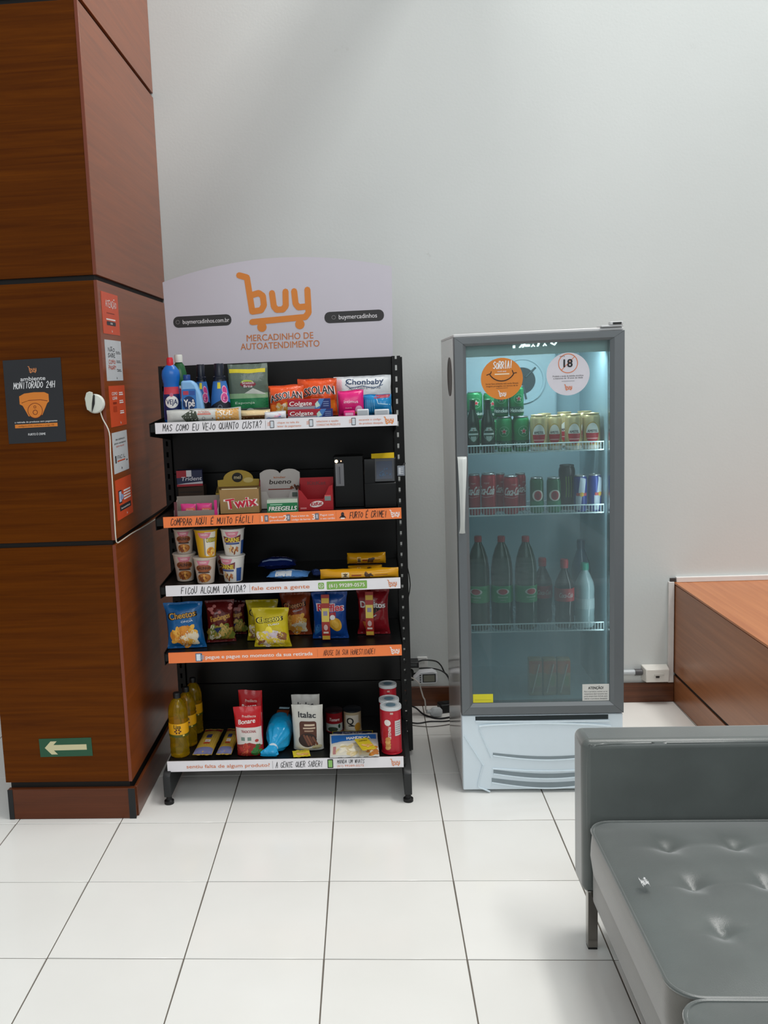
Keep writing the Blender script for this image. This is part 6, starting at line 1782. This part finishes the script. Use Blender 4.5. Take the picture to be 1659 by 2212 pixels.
# white meter with a small display
p = at(922, 1465, 1.02)
t = thing('power_meter', 'white plastic meter with a grey display hanging behind the rack and fridge', 'meter', (p.x, 1.02, p.z), .05)
MB().pxz([(-.062, .0), (-.03, .03), (.03, .034), (.05, .024), (.053, -.01), (.045, -.028), (-.04, -.028), (-.06, -.018)], 0, .045).build('housing', M('#d0d2d6', rough=.3), t, bevel=.006, bseg=3)
MB().box(-.02, .042, -.003, -.0004, -.02, .02).build('bezel', M('#1d1f20', rough=.4), t, bevel=.002)
MB().box(-.015, .037, -.0042, -.0032, -.0155, .0155).build('display', M('#7c7c70', rough=.2), t)
for q in range(4): MB().box(-.034, -.027, -.0022, -.0003, .012 - q * .011, .0175 - q * .011).build('button', M('#2a2b2d', rough=.5), t, bevel=.001)
p = at(942, 1527, 1.0)
t = thing('plug_charger', 'white charger plug with a rounded body lying on the floor by the fridge', 'plug', (1.655, 1.02, .0195), .1)
MB().lathe([(0, -.014), (.026, -.013), (.031, -.004), (.030, .012), (.020, .024), (0, .028)], 22, sx=1., sy=.62, cap0=False, cap1=False).build('body', M('#c5cacc', rough=.3), t, smooth=True)
MB().tube([(-.026, -.004, .006), (-.046, -.008, .012)], .0085, 10).build('strain_relief', M('#aeb3b5', rough=.4), t, smooth=True)
t = thing('power_strip', 'black power strip on the floor between the rack and the fridge', 'power strip', (1.745, 1.10, .0006), .25)
MB().box(-.075, .04, -.03, .03, 0, .042).build('body', M('#101112', rough=.5), t, bevel=.006)
for q in range(2): MB().lathe([(0, 0), (.017, 0), (.017, .0018), (.012, .0005), (0, .0005)], 18, c=(-.04 + q * .05, 0, .0422), cap0=False, cap1=False).build('outlet', M('#1d1f20', rough=.5), t, smooth=True)


def cable(name, pts, r, col, label):
    tag(MB().tube(smoothpath(pts, 7), r, 7).build(name, M(col, rough=.45), smooth=True), label, 'cable')


Q = lambda x, y, Y: tuple(at(x, y, Y))
cable('power_cable', [Q(884, 1463, 1.04), Q(893, 1466, 1.005), Q(905, 1476, .995), Q(910, 1492, 1.0), Q(914, 1505, 1.0), Q(918, 1514, 1.005), (1.606, 1.012, .034)], .0034, '#b9b4ae', 'pale cable running from under the white meter to the white plug')
cable('power_cable', [Q(902, 1430, 1.11), Q(915, 1426, 1.11), Q(940, 1428, 1.11), Q(952, 1437, 1.11), Q(960, 1452, 1.11), Q(968, 1462, 1.11), Q(975, 1490, 1.11)], .0036, '#1d1f20', 'black cable looping over the white meter towards the fridge')
cable('power_cable', [Q(905, 1444, 1.09), Q(925, 1443, 1.085), Q(948, 1447, 1.085), Q(962, 1455, 1.08), Q(972, 1470, 1.08)], .0034, '#222426', 'second black cable passing just above the white meter')
cable('power_cable', [(1.50, 1.05, .06), (1.56, 1.06, .03), (1.60, 1.03, .006), (1.66, .985, .0045), (1.72, 1.0, .0045), (1.76, 1.03, .006)], .0042, '#17181a', 'thick black cable lying on the floor in front of the power strip')
cable('power_cable', [(1.50, .96, .004), (1.56, .93, .004), (1.62, .95, .004), (1.69, .95, .004), (1.74, .97, .004)], .003, '#1b1c1e', 'thin black cable along the floor behind the fridge corner')
cable('power_cable', [(1.49, .94, .0028), (1.55, .905, .0028), (1.61, .89, .0028), (1.67, .90, .0028), (1.72, .92, .0028)], .0018, '#5a544e', 'very thin grey cable lying nearest the camera on the floor between rack and fridge')
cable('adapter_cable', [Q(874, 1208, .656), Q(880, 1225, .656), Q(886, 1262, .656), Q(881, 1295, .656), Q(876, 1310, .656)], .0022, '#141516', 'thin black cable bulging out beside the right upright at mid height')
cable('adapter_cable', [Q(875, 1372, .656), Q(882, 1383, .656), Q(885, 1396, .656), Q(882, 1408, .656), Q(877, 1412, .656)], .0022, '#141516', 'short thin black cable loop beside the right upright, low down')

# ------------------------------------------------------------------ sofa
def leather(name, c, r):
    m = bpy.data.materials.new(name); m.use_nodes = True; nt = m.node_tree; b = nt.nodes['Principled BSDF']
    geo = nt.nodes.new('ShaderNodeNewGeometry')
    n = nt.nodes.new('ShaderNodeTexNoise'); n.inputs['Scale'].default_value = 6; n.inputs['Detail'].default_value = 6; nt.links.new(geo.outputs['Position'], n.inputs['Vector'])
    cr = nt.nodes.new('ShaderNodeValToRGB'); k = lin(c)
    cr.color_ramp.elements[0].color = (*[v * .9 for v in k], 1); cr.color_ramp.elements[1].color = (*[min(1, v * 1.12) for v in k], 1); cr.color_ramp.elements[0].position = .35; cr.color_ramp.elements[1].position = .65
    nt.links.new(n.outputs['Fac'], cr.inputs[0]); nt.links.new(cr.outputs[0], b.inputs['Base Color'])
    n2 = nt.nodes.new('ShaderNodeTexVoronoi'); n2.inputs['Scale'].default_value = 420; nt.links.new(geo.outputs['Position'], n2.inputs['Vector'])
    bp = nt.nodes.new('ShaderNodeBump'); bp.inputs['Strength'].default_value = .12; bp.inputs['Distance'].default_value = .001; nt.links.new(n2.outputs['Distance'], bp.inputs['Height']); nt.links.new(bp.outputs['Normal'], b.inputs['Normal'])
    b.inputs['Roughness'].default_value = r; b.inputs['Specular IOR Level'].default_value = .5
    b.inputs['Sheen Weight'].default_value = .7; b.inputs['Sheen Roughness'].default_value = .45
    return m


LE = leather('grey_leather', '#525856', .32)
LS = leather('grey_leather_side', '#5c5a54', .42)  # same leather, lighter and warmer: floor reflection put into the colour
sofa = thing('leather_sofa', 'grey leather sofa with tufted seat cushions and chrome legs at the right', 'sofa', (0, 0, 0))
AX0, AX1, AY0, AY1, AZ0, AZ1 = 1.928, 2.76, -.755, -.64, .165, .612
MB().box(AX0, AX1, AY0, AY1, AZ0, AZ1).build('arm', LE, sofa, bevel=.022, bseg=5)
for zz, yy in ((AZ1 - .008, AY0 + .008),):
    MB().tube(smoothpath([(AX0 + .018, yy - .003, AZ0 + .05), (AX0 + .014, yy - .004, .4), (AX0 + .016, yy - .004, AZ1 - .03), (AX0 + .035, yy - .004, AZ1 - .013), (AX0 + .12, yy - .002, AZ1 - .010), (2.3, yy - .002, AZ1 - .010), (AX1 - .03, yy - .002, AZ1 - .010)], 6), .0032, 8).build('arm_piping', LE, sofa, smooth=True)
MB().box(2.62, 2.76, -2.95, AY0 - .002, AZ0, AZ1).build('backrest', LE, sofa, bevel=.022, bseg=4)
MB().box(1.952, 2.615, -2.95, AY0 - .002, .145, .262).build('rail', LS, sofa, bevel=.014, bseg=4)


def cushion(y0, y1):
    x0, x1 = 1.938, 2.612
    zb, zt = .266, .385
    nx, ny = 56, 60
    bx = [2.105 + .166 * i for i in range(3)]
    by = [y1 - (y1 - y0) * (i + .72) / 3.95 for i in range(4)][:3] if False else [y1 - .15, y1 - .333, y1 - .515]
    V = []; F = []
    def H(x, y, u=None, v=None):
        if u is None: u = (x - x0) / (x1 - x0) * 2 - 1; v = (y - y0) / (y1 - y0) * 2 - 1
        d = .030 * (1 - abs(u) ** 3) * (1 - abs(v) ** 3)
        for a in bx:
            for b in by:
                r2 = (x - a) ** 2 + (y - b) ** 2
                d -= .0135 * math.exp(-r2 / .0009) + .009 * math.exp(-r2 / .005)
                dx, dy = x - a, y - b
                d -= .0035 * math.exp(-(dx / .07) ** 2 - (dy / .008) ** 2) + .003 * math.exp(-((dx + dy * .4) / .008) ** 2 - (dy / .06) ** 2)
        return zt + d
    rad = .06
    def xy(i, j):
        u, v = -1 + 2 * i / nx, -1 + 2 * j / ny
        x = (x0 + x1) / 2 + (x1 - x0) / 2 * u; y = (y0 + y1) / 2 + (y1 - y0) / 2 * v
        # rounded plan corners
        cx = max(0, abs(x - (x0 + x1) / 2) - ((x1 - x0) / 2 - rad)); cy = max(0, abs(y - (y0 + y1) / 2) - ((y1 - y0) / 2 - rad))
        if cx > 0 and cy > 0:
            m = max(cx, cy); L = math.hypot(cx, cy); k = m / L
            x += math.copysign(1, x - (x0 + x1) / 2) * cx * (k - 1); y += math.copysign(1, y - (y0 + y1) / 2) * cy * (k - 1)
        return x, y
    for j in range(ny + 1):
        for i in range(nx + 1):
            x, y = xy(i, j); V.append((x, y, H(x, y, -1 + 2 * i / nx, -1 + 2 * j / ny)))
    for j in range(ny):
        for i in range(nx):
            a = j * (nx + 1) + i; F.append((a, a + 1, a + nx + 2, a + nx + 1))
    ring = [i for i in range(nx + 1)] + [j * (nx + 1) + nx for j in range(1, ny + 1)] + [ny * (nx + 1) + i for i in range(nx - 1, -1, -1)] + [j * (nx + 1) for j in range(ny - 1, 0, -1)]
    o = MB().add(V, F).build('seat_cushion', LE, sofa, smooth=True)
    # boxing band and piping
    V2 = []; F2 = []; n = len(ring)
    lev = [(0, 0.), (.004, .3), (.006, .6), (-.002, 1.)]
    cx, cy = (x0 + x1) / 2, (y0 + y1) / 2
    for out, t in lev:
        for k in ring:
            x, y, z = V[k]; d = Vector((x - cx, y - cy, 0)).normalized()
            V2.append((x + d.x * out, y + d.y * out, z + (zb - z) * t))
    for q in range(len(lev) - 1):
        for k in range(n): F2.append((q * n + k, q * n + (k + 1) % n, (q + 1) * n + (k + 1) % n, (q + 1) * n + k))
    F2.append([3 * n + k for k in range(n)])
    MB().add(V2, F2).build('boxing', LS, o, smooth=True)
    MB().tube([V[k] for k in ring], .0048, 8, closed=True).build('piping', LE, o, smooth=True)
    for a in bx:
        for b in by: MB().lathe([(0, 0), (.006, .0), (.005, .002), (0, .003)], 10, c=(a, b, H(a, b) - .001), cap0=False, cap1=False).build('button', LE, o, smooth=True)


cushion(-1.482, -.768)
cushion(-2.202, -1.489)
CH = M('#8d8a85', rough=.18, metal=1.)
for yy in (-.742, -2.9):
    for xx in (1.955, 2.72):
        MB().box(xx - .0135, xx + .0135, yy - .0135, yy + .0135, .006, AZ0 + .01 if yy > -1 else .15).build('leg', CH, sofa, bevel=.0015)
        MB().box(xx - .0125, xx + .0125, yy - .0125, yy + .0125, .0004, .0058).build('glide', M('#101010', rough=.6), sofa)
# crumpled scrap on the seat
p = atz(1392, 1914, .405)
V = []; F = []
n = 10
for j in range(n + 1):
    for i in range(n + 1):
        u, v = i / n - .5, j / n - .5
        V.append((p.x + u * .021 + .003 * noise.noise(Vector((u * 6, v * 6, 1))), p.y + v * .025 + .003 * noise.noise(Vector((u * 6, v * 6, 4))), .414 + .007 * abs(noise.noise(Vector((u * 7, v * 7, 2)))) + .004 * math.sin(u * 9)))
for j in range(n):
    for i in range(n):
        if noise.noise(Vector((i * .5, j * .5, 8))) > -.22: F.append((j * (n + 1) + i, j * (n + 1) + i + 1, (j + 1) * (n + 1) + i + 1, (j + 1) * (n + 1) + i))
o = MB().add(V, F).build('paper_scrap', M('#d5d6d6', rough=.7), smooth=False); tag(o, 'tiny crumpled scrap of white paper on the grey sofa seat', 'paper')
md = o.modifiers.new('solid', 'SOLIDIFY'); md.thickness = .0004
